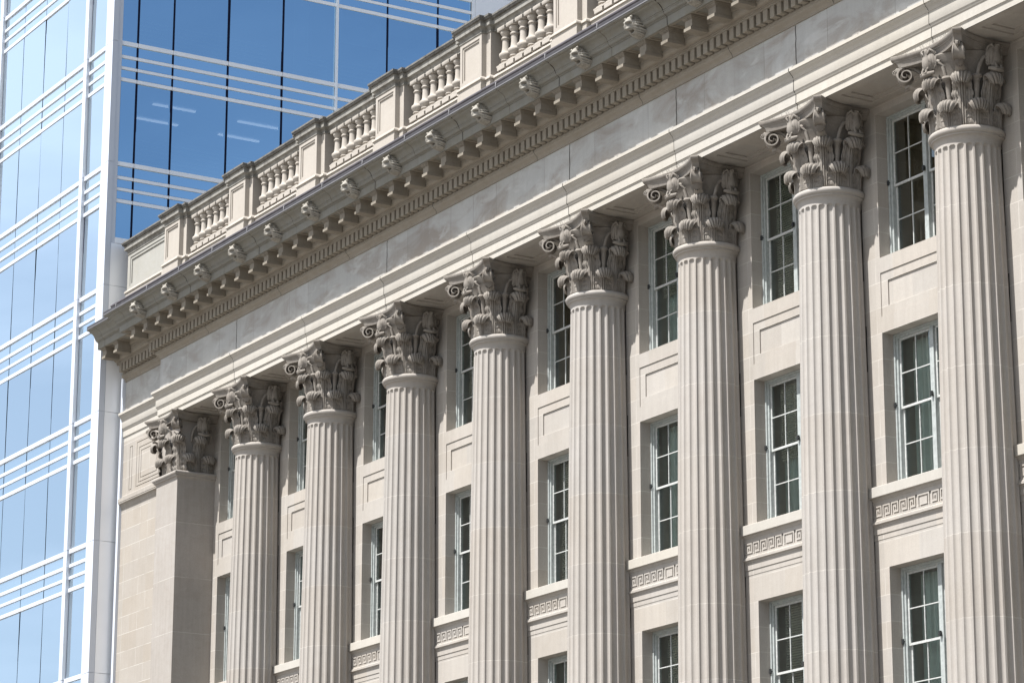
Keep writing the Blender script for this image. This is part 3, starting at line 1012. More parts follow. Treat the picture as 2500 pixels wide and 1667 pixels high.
# ---- columns
def shaft_mesh():
    mb = MB()
    NF = 24; per = 10
    ZT, ZB = 19.15, 6.55
    zs_ = [6.10, 6.3, ZB - 0.12]
    zs_ += [ZB - 0.09 + 0.03 * i for i in range(6)]
    zs_ += [7.5, 8.5, 9.5, 10.5, 11.5, 12.5, 13.5, 14.5, 15.5, 16.5, 17.5, 18.3, 18.8]
    zs_ += [ZT - 0.11 + 0.011 * i for i in range(11)] + [ZT + 0.01, 19.20]
    def rad(z):
        t_ = (z - 6.2) / (19.2 - 6.2)
        t_ = max(0, min(1, t_))
        return 0.735 - 0.125 * (t_ ** 1.7)
    def fn(i, j):
        z = zs_[j]
        u = (i % per) / per
        a = 2 * PI * (i / (NF * per))
        r = rad(z)
        w = 0.40                       # half-width of the flute in units of a segment
        d = 0.0
        x = (u - 0.5) / w
        if abs(x) < 1:
            hw = 0.065
            v = 0.0
            if z > ZT - hw: v = (z - (ZT - hw)) / hw
            if z < ZB + hw: v = ((ZB + hw) - z) / hw
            s = 1 - x * x - v * v
            if s > 0: d = 0.044 * math.sqrt(s)
        r -= d
        return (r * math.cos(a), r * math.sin(a), z)
    mb.grid(fn, NF * per, len(zs_), True)
    mb.lathe([(0.608, 19.19)] + [(0.612 + 0.05 * (1 - math.cos(t_ * PI / 2)), 19.20 + 0.11 * math.sin(t_ * PI / 2)) for t_ in (0.2, 0.4, 0.6, 0.8, 1.0)] + [(0.675, 19.312), (0.675, 19.345)], 96)
    # base
    mb.lathe([(0.735, 6.25), (0.76, 6.18), (0.79, 6.15), (0.79, 6.10)] + [(0.84 + 0.06 * math.sin(a * PI / 8), 6.10 - 0.08 * (1 - math.cos(a * PI / 8)) ) for a in range(9)] + [(0.80, 5.9), (0.80, 5.85), (0.95, 5.80), (0.98, 5.72), (0.95, 5.64)], 64)
    mb.box(-1.0, 1.0, -1.0, 1.0, 5.4, 5.64)
    return mb
def astragal_mesh():
    return MB().lathe([(0.665, 19.343), (0.69, 19.347), (0.708, 19.362), (0.718, 19.385), (0.722, 19.41), (0.716, 19.435), (0.700, 19.456), (0.675, 19.47), (0.60, 19.475)], 96)
def bell_mesh():
    mb = MB()
    pf = [(0.55, 19.46), (0.55, 20.1), (0.57, 20.35), (0.62, 20.55), (0.69, 20.72), (0.75, 20.82), (0.76, 20.86), (0.74, 20.885)]
    mb.lathe(pf, 64)
    # flutes of the caulicoli between the leaves
    for k in range(8):
        a = R(22.5 + 45 * k)
        c, s = math.cos(a), math.sin(a)
        pts = [(0.61, 19.85), (0.655, 20.1), (0.665, 20.3), (0.70, 20.38)]
        mb.tube([(r * c, r * s, z) for r, z in pts], [0.04, 0.05, 0.06, 0.085], 10)
        mb.tube([(0.70 * c, 0.70 * s, 20.36), (0.71 * c, 0.71 * s, 20.385), (0.71 * c, 0.71 * s, 20.41)], [0.085, 0.10, 0.085], 10)
    # small curled leaflets carved on the bell between the big leaves
    for row, (za, zb_) in enumerate(((19.50, 19.80), (19.93, 20.28))):
        for k in range(16):
            a0 = R(22.5 * k + (11.25 if row == 0 else 11.25))
            sgn = 1 if k % 2 else -1
            pts = []
            for q in range(15):
                t_ = q / 14
                if t_ < 0.5:
                    da = sgn * (0.02 + 0.10 * math.sin(t_ * PI)); z = za + (zb_ - za) * t_ * 1.9
                else:
                    th = (t_ - 0.5) * 2 * math.radians(400)
                    rr2 = 0.055 * (1 - (t_ - 0.5) * 1.7)
                    da = sgn * (0.12 - rr2 / 0.63 + rr2 / 0.63 * math.cos(th) ); z = za + (zb_ - za) * 0.93 + rr2 * math.sin(th)
                pts.append((0.632 * math.cos(a0 + da), 0.632 * math.sin(a0 + da), z))
            mb.tube(pts, [0.024 - 0.010 * (q / 14) for q in range(15)], 6)
    return mb
def leaf_mesh(h, r_out, hw, hwh, rc, rb=0.605):
    """acanthus leaf: base at z=0 on the bell (local +Y is outward, 0 is the column axis); h height, r_out reach of the
    curled head, hw half-width of the lobed stem, hwh half-width of the shell-like head"""
    mb = MB()
    zc = h - rc
    NS = 22
    rt = r_out - 2 * rc
    sp = []
    for k in range(NS):
        t_ = k / (NS - 1)
        sp.append((rb + 0.03 + (rt - rb - 0.03) * t_ ** 3.0, zc * t_))
    NC = 15
    for k in range(1, NC + 1):
        a = PI - (PI * 1.30) * k / NC
        sp.append((rt + rc + rc * math.cos(a), zc + rc * math.sin(a) * (1.0 if a > 0 else 1.25)))
    N = len(sp)
    NU = 41
    def fn(i, j):
        r, z = sp[j]
        a0 = sp[max(0, j - 1)]; a1 = sp[min(N - 1, j + 1)]
        dr, dz = a1[0] - a0[0], a1[1] - a0[1]
        L = math.hypot(dr, dz) or 1
        nr, nz_ = dz / L, -dr / L
        u = (i / (NU - 1)) * 2 - 1
        au = abs(u)
        if j < NS:
            s = z / zc
            nlob = 3 if h < 0.6 else 5
            lob = abs(math.sin(s * PI * nlob))
            body = hw * (1.0 - 0.10 * s) * (0.84 + 0.22 * lob ** 0.7)
            neck = hw * 0.84
            k = max(0.0, min(1.0, (s - 0.74) / 0.16))
            w = body * (1 - k) + neck * k
            if s > 0.90: w = neck + (hwh * 0.90 - neck) * ((s - 0.90) / 0.10)
            x = u * w
            rib = 0.5 + 0.5 * math.cos(x / 0.021 * PI)
            core = math.exp(-(x / 0.085) ** 2)
            off = 0.042 * core * (0.30 + 0.70 * rib)                       # bundle of ribs up the middle
            side = max(0.0, au - 0.42) / 0.58
            # each lobe is a small cupped leaflet with a drilled eye at its root
            ph = s * PI * nlob
            off += side * (0.060 * lob - 0.030)
            off += 0.010 * side * math.cos((s * nlob * 3 - side * 1.2) * 2 * PI)
            off -= 0.085 * math.exp(-((au - 0.50) / 0.09) ** 2) * (1 - lob) ** 2
            off -= 0.030 * math.exp(-((au - 0.80) / 0.09) ** 2) * math.exp(-((math.fmod(s * nlob, 1.0) - 0.62) / 0.12) ** 2)
            wrap = -0.5 * x * x / rb
            return (x, r + nr * off + wrap, z + nz_ * off)
        hd = (j - NS + 1) / (N - NS)
        w = hwh * (0.90 + 0.14 * math.sin(hd * PI))
        if hd > 0.55: w *= math.sqrt(max(0.02, 1 - ((hd - 0.55) / 0.47) ** 2 * 0.75))
        x = u * w
        flu = math.cos(u * PI * 6.5)
        off = 0.012 * flu * (0.4 + hd)
        off -= 0.012 * math.exp(-((au - 0.45) / 0.10) ** 2 - ((hd - 0.93) / 0.08) ** 2)
        wrap = -0.35 * x * x / rb
        zz = z + nz_ * off - (0.008 * (1 - flu) if hd > 0.9 else 0.0) - 0.36 * w * au ** 2.4 * (1 - 0.45 * hd)
        return (x, r + nr * off + wrap - 0.42 * w * au ** 2.2 * min(1, hd * 2), zz)
    mb.grid(fn, NU, N)
    return mb
def abacus_mesh():
    mb = MB()
    out = []
    n = 14
    c0, c1 = 0.905, 1.015
    side = []
    # side facing -Y from (-c0,-c1) to (c0,-c1), hollow towards the middle
    for k in range(n + 1):
        t_ = k / n
        x = -c0 + 2 * c0 * t_
        y = -c1 + 0.225 * math.sin(PI * t_) ** 0.8
        side.append((x, y))
    for q in range(4):
        a = q * PI / 2
        for (x, y) in side:
            out.append((x * math.cos(a) - y * math.sin(a), x * math.sin(a) + y * math.cos(a)))
    prof = [(0.0, 20.875), (0.885, 20.875), (0.89, 20.89), (0.905, 20.95), (0.93, 20.985), (0.945, 20.99), (0.945, 21.005), (0.955, 21.01), (0.985, 21.03), (1.0, 21.06), (1.0, 21.085), (0.985, 21.098), (0.0, 21.098)]
    mb.grid(lambda i, j: (out[i][0] * prof[j][0], out[i][1] * prof[j][0], prof[j][1]), len(out), len(prof), True)
    return mb
def volute_mesh():
    """corner scroll in the local (Y outward, Z) plane, ribbon along X"""
    mb = MB()
    path = [(0.66, 20.22), (0.68, 20.38), (0.71, 20.52), (0.76, 20.66), (0.84, 20.775), (0.93, 20.84), (1.00, 20.865)]
    cy, cz, r0 = 1.080, 20.715, 0.162
    a = math.radians(115)
    while a > math.radians(115 - 700):
        k = (math.radians(115) - a) / math.radians(700)
        rr = r0 * (1 - k) + 0.012
        path.append((cy + rr * math.cos(a), cz + rr * math.sin(a)))
        a -= math.radians(16)
    N = len(path)
    prof = [(-1, -0.5), (-1, 0.6), (-0.82, 1.0), (-0.6, 0.35), (0.0, 0.2), (0.6, 0.35), (0.82, 1.0), (1, 0.6), (1, -0.5)]
    def fn(i, j):
        y, z = path[j]
        p0_ = path[max(0, j - 1)]; p1_ = path[min(N - 1, j + 1)]
        dy, dz = p1_[0] - p0_[0], p1_[1] - p0_[1]
        L = math.hypot(dy, dz) or 1
        ny, nz_ = -dz / L, dy / L
        t_ = j / (N - 1)
        hwid = 0.045 + 0.070 * min(1, max(0, t_ - 0.10) * 5)
        th = 0.030 * (1 - 0.55 * t_)
        px, pn = prof[i]
        return (px * hwid, y + ny * pn * th, z + nz_ * pn * th)
    mb.grid(fn, len(prof), N, True)
    # eye of the scroll
    mb.tube([(-0.125, cy, cz), (0.125, cy, cz)], 0.03, 10)
    mb.cbox(-0.045, 0.045, 1.10, 1.27, 20.80, 20.885, 0.012)
    sp_ = []
    for k in range(26):
        th = math.radians(160 - 24 * k); r2 = 0.055 * (1 - k / 27) + 0.006
        sp_.append((0, 1.275 + r2 * math.cos(th), 20.80 + r2 * math.sin(th)))
    mb.tube([(0, 1.16, 20.87), (0, 1.21, 20.86)] + sp_, 0.014, 7)
    # leaf cradling the scroll
    def lf(i, j):
        t_ = j / 11; u = i / 12 * 2 - 1
        y = 0.70 + 0.40 * t_
        z = 20.36 + 0.10 * t_ + 0.12 * t_ * t_ - 0.12 * max(0, t_ - 0.8) * 4
        w = 0.11 * (1 - 0.3 * t_) * (0.85 + 0.2 * abs(math.sin(t_ * 9)))
        return (u * w, y + 0.012 * math.cos(u * 12), z - 0.05 * (1 - u * u) + 0.012 * math.cos(u * 12))
    mb.grid(lf, 13, 12)
    return mb
def helix_mesh():
    """pair of inner scrolls leaning to the middle of a face (face centre on local +Y)"""
    mb = MB()
    for sx in (-1, 1):
        pts = []
        ang0 = math.radians(22.5)
        path = [(ang0, 20.30), (ang0 * 0.98, 20.45), (ang0 * 0.88, 20.60), (ang0 * 0.70, 20.70), (ang0 * 0.48, 20.74)]
        for (a, z) in path:
            rr = 0.72 + 0.10 * (z - 20.3) / 0.45
            pts.append((sx * rr * math.sin(a), rr * math.cos(a), z))
        cx_, cz_ = sx * 0.10, 20.66
        for k in range(1, 22):
            a = PI / 2 - sx * (-1) * 0 + 0
            th = math.radians(100 - 26 * k)
            r2 = 0.085 * (1 - k / 24)
            pts.append((cx_ - sx * (-1) * 0 + sx * r2 * math.cos(math.radians(80) + math.radians(26 * k)) * 1.0, 0.81, cz_ + r2 * math.sin(math.radians(80) + math.radians(26 * k))))
        mb.tube(pts, [0.035] * 5 + [0.032 * (1 - 0.5 * k / 21) for k in range(21)], 8)
    return mb
def bird_mesh():
    """perched bird with raised half-folded wings, local +Y outward, origin on the column axis"""
    mb = MB()
    # body: lofted ellipses from tail to crown
    secs = [(0.80, 20.50, 0.03, 0.03), (0.84, 20.54, 0.075, 0.06), (0.865, 20.60, 0.095, 0.08), (0.88, 20.67, 0.10, 0.09), (0.885, 20.74, 0.092, 0.085),
            (0.885, 20.80, 0.075, 0.07), (0.89, 20.85, 0.055, 0.058), (0.90, 20.89, 0.056, 0.062), (0.905, 20.93, 0.055, 0.06), (0.90, 20.965, 0.038, 0.04), (0.895, 20.985, 0.01, 0.012)]
    mb.grid(lambda i, j: (secs[j][2] * math.cos(2 * PI * i / 20) * (1 + 0.06 * math.sin(5 * 2 * PI * i / 20 + j)), secs[j][0] + secs[j][3] * math.sin(2 * PI * i / 20), secs[j][1]), 20, len(secs), True)
    # beak
    mb.tube([(0, 0.945, 20.935), (0.0, 0.985, 20.925), (0.0, 1.00, 20.895)], [0.026, 0.018, 0.004], 8)
    # legs and claws on the perch
    for sx in (-1, 1):
        mb.tube([(sx * 0.05, 0.90, 20.62), (sx * 0.06, 0.94, 20.56), (sx * 0.055, 0.95, 20.51)], [0.04, 0.028, 0.03], 8)
        for dx in (-0.025, 0, 0.025):
            mb.tube([(sx * 0.055, 0.95, 20.515), (sx * 0.055 + dx, 0.985, 20.50), (sx * 0.055 + dx * 1.2, 0.99, 20.475)], [0.014, 0.012, 0.005], 6)
    # perch: horizontal twisted roll with a tuft below
    mb.tube([(-0.17, 0.86, 20.50), (-0.09, 0.93, 20.475), (0, 0.95, 20.465), (0.09, 0.93, 20.475), (0.17, 0.86, 20.50)], [0.03, 0.045, 0.05, 0.045, 0.03], 10)
    mb.tube([(0, 0.80, 20.46), (0, 0.82, 20.38), (0, 0.78, 20.28)], [0.09, 0.07, 0.02], 12)
    # wings
    for sx in (-1, 1):
        def wf(i, j, sx=sx):
            u = i / 11; v = j / 14
            x = 0.050 + 0.115 * u + 0.03 * math.sin(v * PI)
            top = 20.93 - 0.05 * (u - 0.6) ** 2 * 4
            bot = 20.60 - 0.02 * u + 0.05 * math.sin(u * 14) * 0.5
            z = top + (bot - top) * v
            y = 0.90 - 0.10 * u ** 1.6 - 0.03 * v + 0.016 * math.cos(u * 20) * v + 0.035 * math.sin(v * PI)
            return (sx * x, y, z)
        mb.grid(wf, 12, 15)
        mb.tube([(sx * 0.05, 0.90, 20.88), (sx * 0.11, 0.90, 20.95), (sx * 0.155, 0.85, 20.90), (sx * 0.175, 0.82, 20.78)], [0.028, 0.032, 0.028, 0.016], 8)
    return mb

LOW_LEAF = leaf_mesh(0.462, 0.878, 0.225, 0.192, 0.098)
UP_LEAF = leaf_mesh(0.972, 0.945, 0.205, 0.192, 0.104)
lowm = upm = None
def solid(o, th=0.022):
    md = o.modifiers.new('thickness', 'SOLIDIFY')
    md.thickness = th
    md.offset = 0.0
    return o
def make_column():
    c = shaft_mesh().build('column', M['shaft'], B, angle=30)
    astragal_mesh().build('astragal', M['shaft'], c)
    bell_mesh().build('capital_bell', M['cap'], c)
    first = None
    for a in (-202.5, -157.5, -112.5, -67.5, -22.5, 22.5):
        if first is None:
            first = solid(LOW_LEAF.build('acanthus_leaf', M['cap'], c, loc=(0, 0, 19.465), rotz=R(a - 90), angle=70)); 
        else:
            copy_tree(first, c, (0, 0, 19.465), R(a - 90))
    first = None
    for a in (-180, -135, -90, -45, 0):
        if first is None:
            first = solid(UP_LEAF.build('acanthus_leaf', M['cap'], c, loc=(0, 0, 19.465), rotz=R(a - 90), angle=70))
        else:
            copy_tree(first, c, (0, 0, 19.465), R(a - 90))
    v0 = volute_mesh().build('volute', M['cap'], c, rotz=R(-45 - 90), angle=50)
    copy_tree(v0, c, (0, 0, 0), R(-135 - 90))
    h0 = helix_mesh().build('inner_scroll', M['cap'], c, rotz=R(-90 - 90), angle=60)
    copy_tree(h0, c, (0, 0, 0), R(0 - 90)); copy_tree(h0, c, (0, 0, 0), R(-180 - 90))
    b0 = bird_mesh().build('bird_ornament', M['cap'], c, rotz=R(-90 - 90), angle=70)
    copy_tree(b0, c, (0, 0, 0), R(0 - 90)); copy_tree(b0, c, (0, 0, 0), R(180 - 90))
    abacus_mesh().build('abacus', M['cap'], c, angle=28)
    return c
col0 = make_column()
col0.location = Vector((S * 2, 0, 0)) - BX
for k in range(3, 11):
    copy_tree(col0, B, Vector((S * k, 0, 0)) - BX)

# ---- corner pilaster
pz = MB()
pz.cbox(3.5, 4.88, YM, YW + 0.05, 0.0, 19.20, 0.006)
pz.cbox(3.58, 4.80, YM + 0.08, YW + 0.05, 19.2, 21.1, 0.004)
pil = pz.build('pilaster', M['pil'], B, loc=-BX, smooth=False)
npr = arcpts((-0.001, 19.19), (0.05, 19.29), 'cavetto', 5) + [(0.06, 19.295), (0.06, 19.33), (0.085, 19.345), (0.105, 19.37), (0.108, 19.40), (0.095, 19.43), (0.06, 19.45), (-0.08, 19.455)]
MB().sweep([(4.88, YW), (4.88, YM), (3.5, YM), (3.5, YE)], npr).build('pilaster_necking', M['pil'], pil)
PCX, PCY = 4.19, -0.06
def onface(mesh, name, x, y, ang, z=19.465, sol=True):
    o = mesh.build(name, M['cap'], pil, loc=(x, y, z), rotz=R(ang - 90), angle=70)
    return solid(o) if sol else o
# leaf meshes are built around an axis rb behind the stone face
RB = 0.605
FY = YM + 0.08
FX = 4.80
protoL = onface(LOW_LEAF, 'acanthus_leaf', 3.87, FY + RB, -90)
copy_tree(protoL, pil, (4.51, FY + RB, 19.465), R(-180))
copy_tree(protoL, pil, (FX - RB, -0.42, 19.465), R(-90))
copy_tree(protoL, pil, (FX - RB, 0.17, 19.465), R(-90))
copy_tree(protoL, pil, (3.58 + RB, -0.42, 19.465), R(-270))
protoU = onface(UP_LEAF, 'acanthus_leaf', PCX, FY + RB, -90)
copy_tree(protoU, pil, (FX - RB, -0.12, 19.465), R(-90))
copy_tree(protoU, pil, (FX - RB * 0.707 - 0.03, FY + RB * 0.707 + 0.03, 19.465), R(-45 - 90))
copy_tree(protoU, pil, (3.58 + RB * 0.707 + 0.03, FY + RB * 0.707 + 0.03, 19.465), R(-135 - 90))
v1 = volute_mesh().build('volute', M['cap'], pil, loc=(PCX, PCY, 0), rotz=R(-135), angle=50)
copy_tree(v1, pil, (PCX, PCY, 0), R(-225))
b1 = bird_mesh().build('bird_ornament', M['cap'], pil, loc=(PCX, PCY, 0), rotz=R(-180), angle=70)
copy_tree(b1, pil, (PCX, PCY, 0), R(-90))
h1 = helix_mesh().build('inner_scroll', M['cap'], pil, loc=(PCX, PCY, 0), rotz=R(-180), angle=60)
copy_tree(h1, pil, (PCX, PCY, 0), R(-90))
abacus_mesh().build('abacus', M['cap'], pil, loc=(PCX, PCY, 0), angle=28)

# ---- podium under the columns
pd = MB().box(0.6, X_END, -1.15, -0.05, 0.0, 5.4).box(0.6, X_END, -1.25, -0.05, 5.2, 5.401)
part(pd, 'podium', M['end'], smooth=False)

# ---- thin wire spikes that keep birds off the capitals
spk = MB()
rnd = random.Random(3)
for k in range(170):
    side = rnd.choice((0, 0, 1))
    t_ = rnd.uniform(-0.85, 0.85)
    if side == 0: bx, by = t_, -1.0 + 0.21 * math.cos(t_ / 0.9 * PI / 2) ** 0.8
    else: bx, by = 1.0 - 0.21 * math.cos(t_ / 0.9 * PI / 2) ** 0.8, t_
    if by > 0.25: continue
    z0 = 21.098
    dx, dy = rnd.uniform(-0.05, 0.05), rnd.uniform(-0.07, 0.02)
    w = 0.002
    spk.add([(bx - w, by + 0.02, z0), (bx + w, by + 0.02, z0), (bx + dx + w, by + dy, z0 + 0.05), (bx + dx - w, by + dy, z0 + 0.05)], [(0, 1, 2, 3)])
sp0 = spk.build('bird_spikes', M['arch'], col0, smooth=False)
tag(sp0, kind='stuff')
for o in [c for c in B.children if c.name.startswith('column') and c != col0]:
    copy_tree(sp0, o)

# ================================================================== GLASS TOWER
T = empty('glass_tower', (-8, 6, 0))
tag(T, 'tall blue glass office tower with white metal bars rising behind the stone building', 'office tower')
TX = Vector((-8, 6, 0))
def tpart(mb, name, mat, **kw):
    kw.setdefault('loc', -TX)
    kw.setdefault('smooth', False)
    return mb.build(name, mat, T, **kw)
FH = 3.77
LEV = [33.33 + FH * k for k in range(-9, 5)]      # centre of the thick bar of each storey
ZTOP = LEV[-1] + 1.0
MOD = 1.833
XS = 0.20           # plane of the side glass
YG = -1.08          # plane of the front glass
# corner pier, with an open joint at every storey
cpm = MB()
zb = [0.0] + LEV + [ZTOP]
for a, b2 in zip(zb[:-1], zb[1:]):
    cpm.box(-0.06, 0.30, -1.21, -1.04, a + 0.008, b2 - 0.008)
    cpm.box(-0.285, -0.085, -1.19, -1.0, a + 0.008, b2 - 0.008)
cpm.box(-0.28, 0.28, -1.17, -0.9, 0, ZTOP - 0.01)
tpart(cpm, 'corner_pier', M['white'])
# front: fins, bars, panes
XL = -33.0
fins = []
x = -1.82
while x > XL:
    fins.append(x); x -= MOD * 4
f00 = None
for fx in fins:
    mb = MB()
    for a, b2 in zip(zb[:-1], zb[1:]):
        mb.box(-0.12, 0.12, -1.195, YG + 0.06, a + 0.008 + (0.03), b2 - 0.008 + 0.03)
    if f00 is None:
        f00 = mb.build('facade_fin', M['white'], T, smooth=False); o = f00
    else:
        o = copy_tree(f00, T)
    o.location = Vector((fx, 0, 0)) - TX
bars = [(-0.075, 0.075, 0.015), (-0.485, -0.365, 0.0), (-0.835, -0.725, 0.0), (-1.205, -1.075, 0.0)]
spans = [(-1.69, -0.285)] + [(a - MOD * 4 + 0.13, a - 0.13) for a in fins[:-1]]
fb0 = None
for (x0, x1) in spans:
    for z in LEV:
        if fb0 is not None and abs((x1 - x0) - fb0[1]) < 1e-3:
            o = copy_tree(fb0[0], T)
        else:
            mb = MB()
            for (a, b2, pj) in bars:
                mb.cbox(0, x1 - x0, YG - 0.035 - pj, YG + 0.03, a + 0.006, b2 - 0.012, 0.004)
            o = mb.build('sun_bars', M['white'], T, smooth=False)
            fb0 = (o, x1 - x0)
        o.location = Vector((x0, 0, z)) - TX
# panes: one tall pane + three slim panes per storey and module
edges = [-0.285, -1.69]
front_mods = [(-1.69, -0.285)]
for a in fins[:-1]:
    for q in range(4):
        e1 = a - MOD * q - (0.13 if q == 0 else 0.0)
        e0 = a - MOD * (q + 1) + (0.13 if q == 3 else 0.0)
        front_mods.append((e0, e1))
def pane(mb, x0, x1, z0, z1, y):
    mb.add([(x0, y, z0), (x1, y, z0), (x1, y, z1), (x0, y, z1)], [(0, 1, 2, 3)])
G = 0.022
pan_cache = {}
def rx(o_, dz):   # unique pane tilt keeps the reflections from being one perfect sheet
    o_.rotation_euler.x = dz
rr_ = random.Random(11)
def front_pane(x0, x1, z, kind):
    key = (round(x1 - x0, 3), kind)
    w = x1 - x0
    if key not in pan_cache:
        mb = MB()
        if kind == 'tall':
            pane(mb, G, w - G, 0.075, FH - 1.205, 0)
            pan_cache[key] = mb.build('window', M['glass_front'], T, smooth=False)
        else:
            for (a, b2) in ((-0.365, -0.075), (-0.725, -0.485), (-1.075, -0.835)):
                pane(mb, G, w - G, a, b2, 0)
            pan_cache[key] = mb.build('spandrel_glass', M['glass_front_sp'], T, smooth=False)
        o = pan_cache[key]
    else:
        o = copy_tree(pan_cache[key], T)
    o.location = Vector((x0, YG, z)) - TX
    rx(o, rr_.uniform(-0.005, 0.005))
    o.rotation_euler.z = rr_.uniform(-0.005, 0.005)
rest_t, rest_s = MB(), MB()
for (x0, x1) in front_mods:
    for z in LEV[:-1]:
        vis = (-13.0 < x0) and (11.0 < z < 42.5)
        if vis:
            front_pane(x0, x1, z, 'tall'); front_pane(x0, x1, z, 'slim')
        else:
            pane(rest_t, x0 + G, x1 - G, z + 0.075, z + FH - 1.205, YG)
            for (a, b2) in ((-0.365, -0.075), (-0.725, -0.485), (-1.075, -0.835)):
                pane(rest_s, x0 + G, x1 - G, z + a, z + b2, YG)
o = tpart(rest_t, 'outer_windows', M['glass_front']); tag(o, kind='stuff')
o = tpart(rest_s, 'outer_spandrels', M['glass_front_sp']); tag(o, kind='stuff')
# dark gasket behind the front panes' joints
gk = MB()
for (x0, x1) in front_mods:
    for xx in (x0, x1):
        gk.box(xx - 0.035, xx + 0.035, YG + 0.006, YG + 0.10, 0, ZTOP)
for z in LEV:
    gk.box(XL, -0.285, YG + 0.02, YG + 0.10, z - 1.205, z + 0.075)
tpart(gk, 'front_mullions', M['joint'])
# ---- side face (towards the stone building)
YS0 = -0.90
side_edges = [-0.90, -0.365, 0.785, 2.60, 4.43, 6.26, 8.06, 9.87, 11.10]
ZSILL = 27.26
LEVS = [z for z in LEV if z > ZSILL]
sm = MB()
sm.box(0.05, 0.27, -1.02, YS0, 26.9, ZTOP)
sm.box(0.05, 0.30, YS0, 11.17, 27.09, ZSILL)
sm.box(0.05, 0.30, 6.235, 6.295, ZSILL, ZTOP)
sm.box(0.05, 0.30, 11.10, 11.18, ZSILL, ZTOP)
tpart(sm, 'side_frame', M['panel'])
sb0 = None
for z in LEVS:
    if sb0 is None:
        mb = MB()
        for (a, b2, pj) in bars:
            for (ya, yb2) in zip(side_edges[:-1], side_edges[1:]):
                mb.cbox(XS - 0.03, XS + 0.035 + pj, ya + 0.008, yb2 - 0.008, a + 0.006, b2 - 0.016, 0.004)
        sb0 = mb.build('sun_bars', M['panel'], T, smooth=False); o = sb0
    else:
        o = copy_tree(sb0, T)
    o.location = Vector((0, 0, z)) - TX
pan_cache2 = {}
def side_pane(y0, y1, z, kind, zlo=None):
    key = (round(y1 - y0, 3), kind)
    w = y1 - y0
    a0, b0_ = (0.075, FH - 1.205) if kind == 'tall' else (0.075 + FH * 0, FH - 1.205)
    if kind == 'part': a0 = zlo
    if key not in pan_cache2:
        mb = MB()
        g_ = 0.035
        if kind in ('tall', 'part'):
            mb.add([(0, g_, a0), (0, w - g_, a0), (0, w - g_, b0_), (0, g_, b0_)], [(0, 1, 2, 3)])
            pan_cache2[key] = mb.build('window', M['glass_side'], T, smooth=False)
        else:
            for (a, b2) in ((-0.365, -0.075), (-0.725, -0.485), (-1.075, -0.835)):
                mb.add([(0, g_, a), (0, w - g_, a), (0, w - g_, b2), (0, g_, b2)], [(0, 1, 2, 3)])
            pan_cache2[key] = mb.build('spandrel_glass', M['glass_side_sp'], T, smooth=False)
        o = pan_cache2[key]
    else:
        o = copy_tree(pan_cache2[key], T)
    o.location = Vector((XS, y0, z)) - TX
    o.rotation_euler.y = rr_.uniform(-0.006, 0.006)
    o.rotation_euler.z = rr_.uniform(-0.006, 0.006)
for (y0, y1) in zip(side_edges[:-1], side_edges[1:]):
    for z in LEVS:
        side_pane(y0, y1, z, 'slim')
        if z < ZTOP - FH: side_pane(y0, y1, z, 'tall')
    side_pane(y0, y1, LEVS[0] - FH, 'part', ZSILL - (LEVS[0] - FH))
sg = MB()
for yy in side_edges[1:-1]:
    sg.box(XS - 0.10, XS - 0.006, yy - 0.045, yy + 0.045, ZSILL, ZTOP)
for z in LEVS:
    sg.box(XS - 0.10, XS - 0.02, YS0, 11.1, z - 1.205, z + 0.075)
tpart(sg, 'side_mullions', M['joint'])
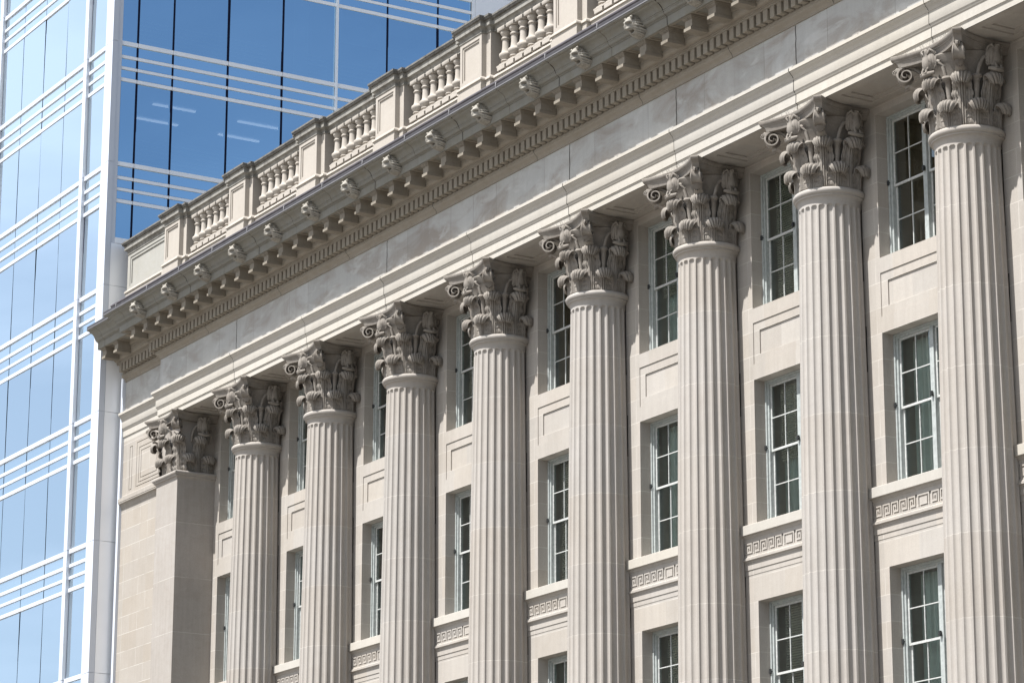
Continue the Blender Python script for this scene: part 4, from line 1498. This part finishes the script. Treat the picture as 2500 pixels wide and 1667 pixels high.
# metal panels: below the side glass, beyond it, and the rest of the box
mp_ = MB()
def side_panels(mb, ys_, zs_):
    for a, b2 in zip(ys_[:-1], ys_[1:]):
        for c, d in zip(zs_[:-1], zs_[1:]):
            mb.box(0.15, 0.29, a + 0.006, b2 - 0.006, c + 0.006, d - 0.006)
side_panels(mp_, [-1.03, 0.9, 2.8, 4.7, 6.6, 8.5, 10.4, 11.17], [3.17, 6.94, 10.71, 14.48, 18.25, 22.02, 25.79, 27.085])
side_panels(mp_, [11.19, 15.0, 19.0, 23.0], [27.09 - 1.3, 29.56, 33.33, 37.35, 41.1, 44.9, ZTOP])
tpart(mp_, 'metal_panels', M['panel'])
bx = MB()
bx.box(0.10, 0.148, -1.0, 23.0, 0, 27.09).box(0.10, 0.148, 11.17, 23.0, 27.09, ZTOP)
bx.box(XL, 0.14, 22.9, 23.0, 0, ZTOP).box(XL, XL + 0.1, -1.0, 22.9, 0, ZTOP)
bx.box(XL, 0.14, -0.97, 22.9, ZTOP, ZTOP + 0.3)
tpart(bx, 'service_wall', M['panel'])
tpart(MB().box(0.455, 0.595, -0.60, -0.45, 0, 23.0), 'edge_trim', M['white'])
# floors, ceilings, cores inside
fl = MB()
for z in LEV:
    fl.box(XL + 0.2, XS - 0.11, YG + 0.11, 22.8, z - 1.10, z - 0.02)
tpart(fl, 'floor_slabs', M['slab'])
tpart(MB().box(XL + 4, -7.5, 6.0, 22.0, 0, ZTOP), 'core_wall', M['office'])
# lit ceiling tubes seen through the side glass
tb = MB().box(-0.06, 0.06, 0, 1.4, -0.03, 0.0)
tt0 = None
for (x_, y_) in ((-1.33, 0.85), (-2.76, 0.92), (-1.44, 3.75), (-2.86, 3.76), (-1.4, 7.2), (-2.8, 7.2)):
    if tt0 is None:
        tt0 = tb.build('ceiling_light', M['tube'], T, smooth=False); o = tt0
    else:
        o = copy_tree(tt0, T)
    o.location = Vector((x_, y_, 32.20)) - TX
# stacked venetian slats standing at the foot of the side panes
sl_ = MB()
for zf_ in (33.40, 29.63, 25.86):
    for (ya, yb2) in ((-0.3, 0.7), (0.9, 2.5), (2.75, 4.0), (4.9, 6.1), (6.4, 7.9), (8.2, 9.7)):
        for q in range(6):
            sl_.box(-0.05, -0.03, ya, yb2, zf_ + 0.12 + q * 0.14, zf_ + 0.17 + q * 0.14)
tpart(sl_, 'office_blinds', M['shade'])
# roller shade half down in the storey above
tpart(MB().box(-0.12, -0.10, 6.35, 8.0, 34.9, 36.0), 'roller_shade', M['shade'])
tpart(MB().box(-0.12, -0.10, 8.10, 9.8, 34.75, 36.0), 'roller_shade', M['shade'])
tpart(MB().box(-0.12, -0.10, 4.95, 5.45, 33.45, 36.0), 'roller_shade', M['shade'])
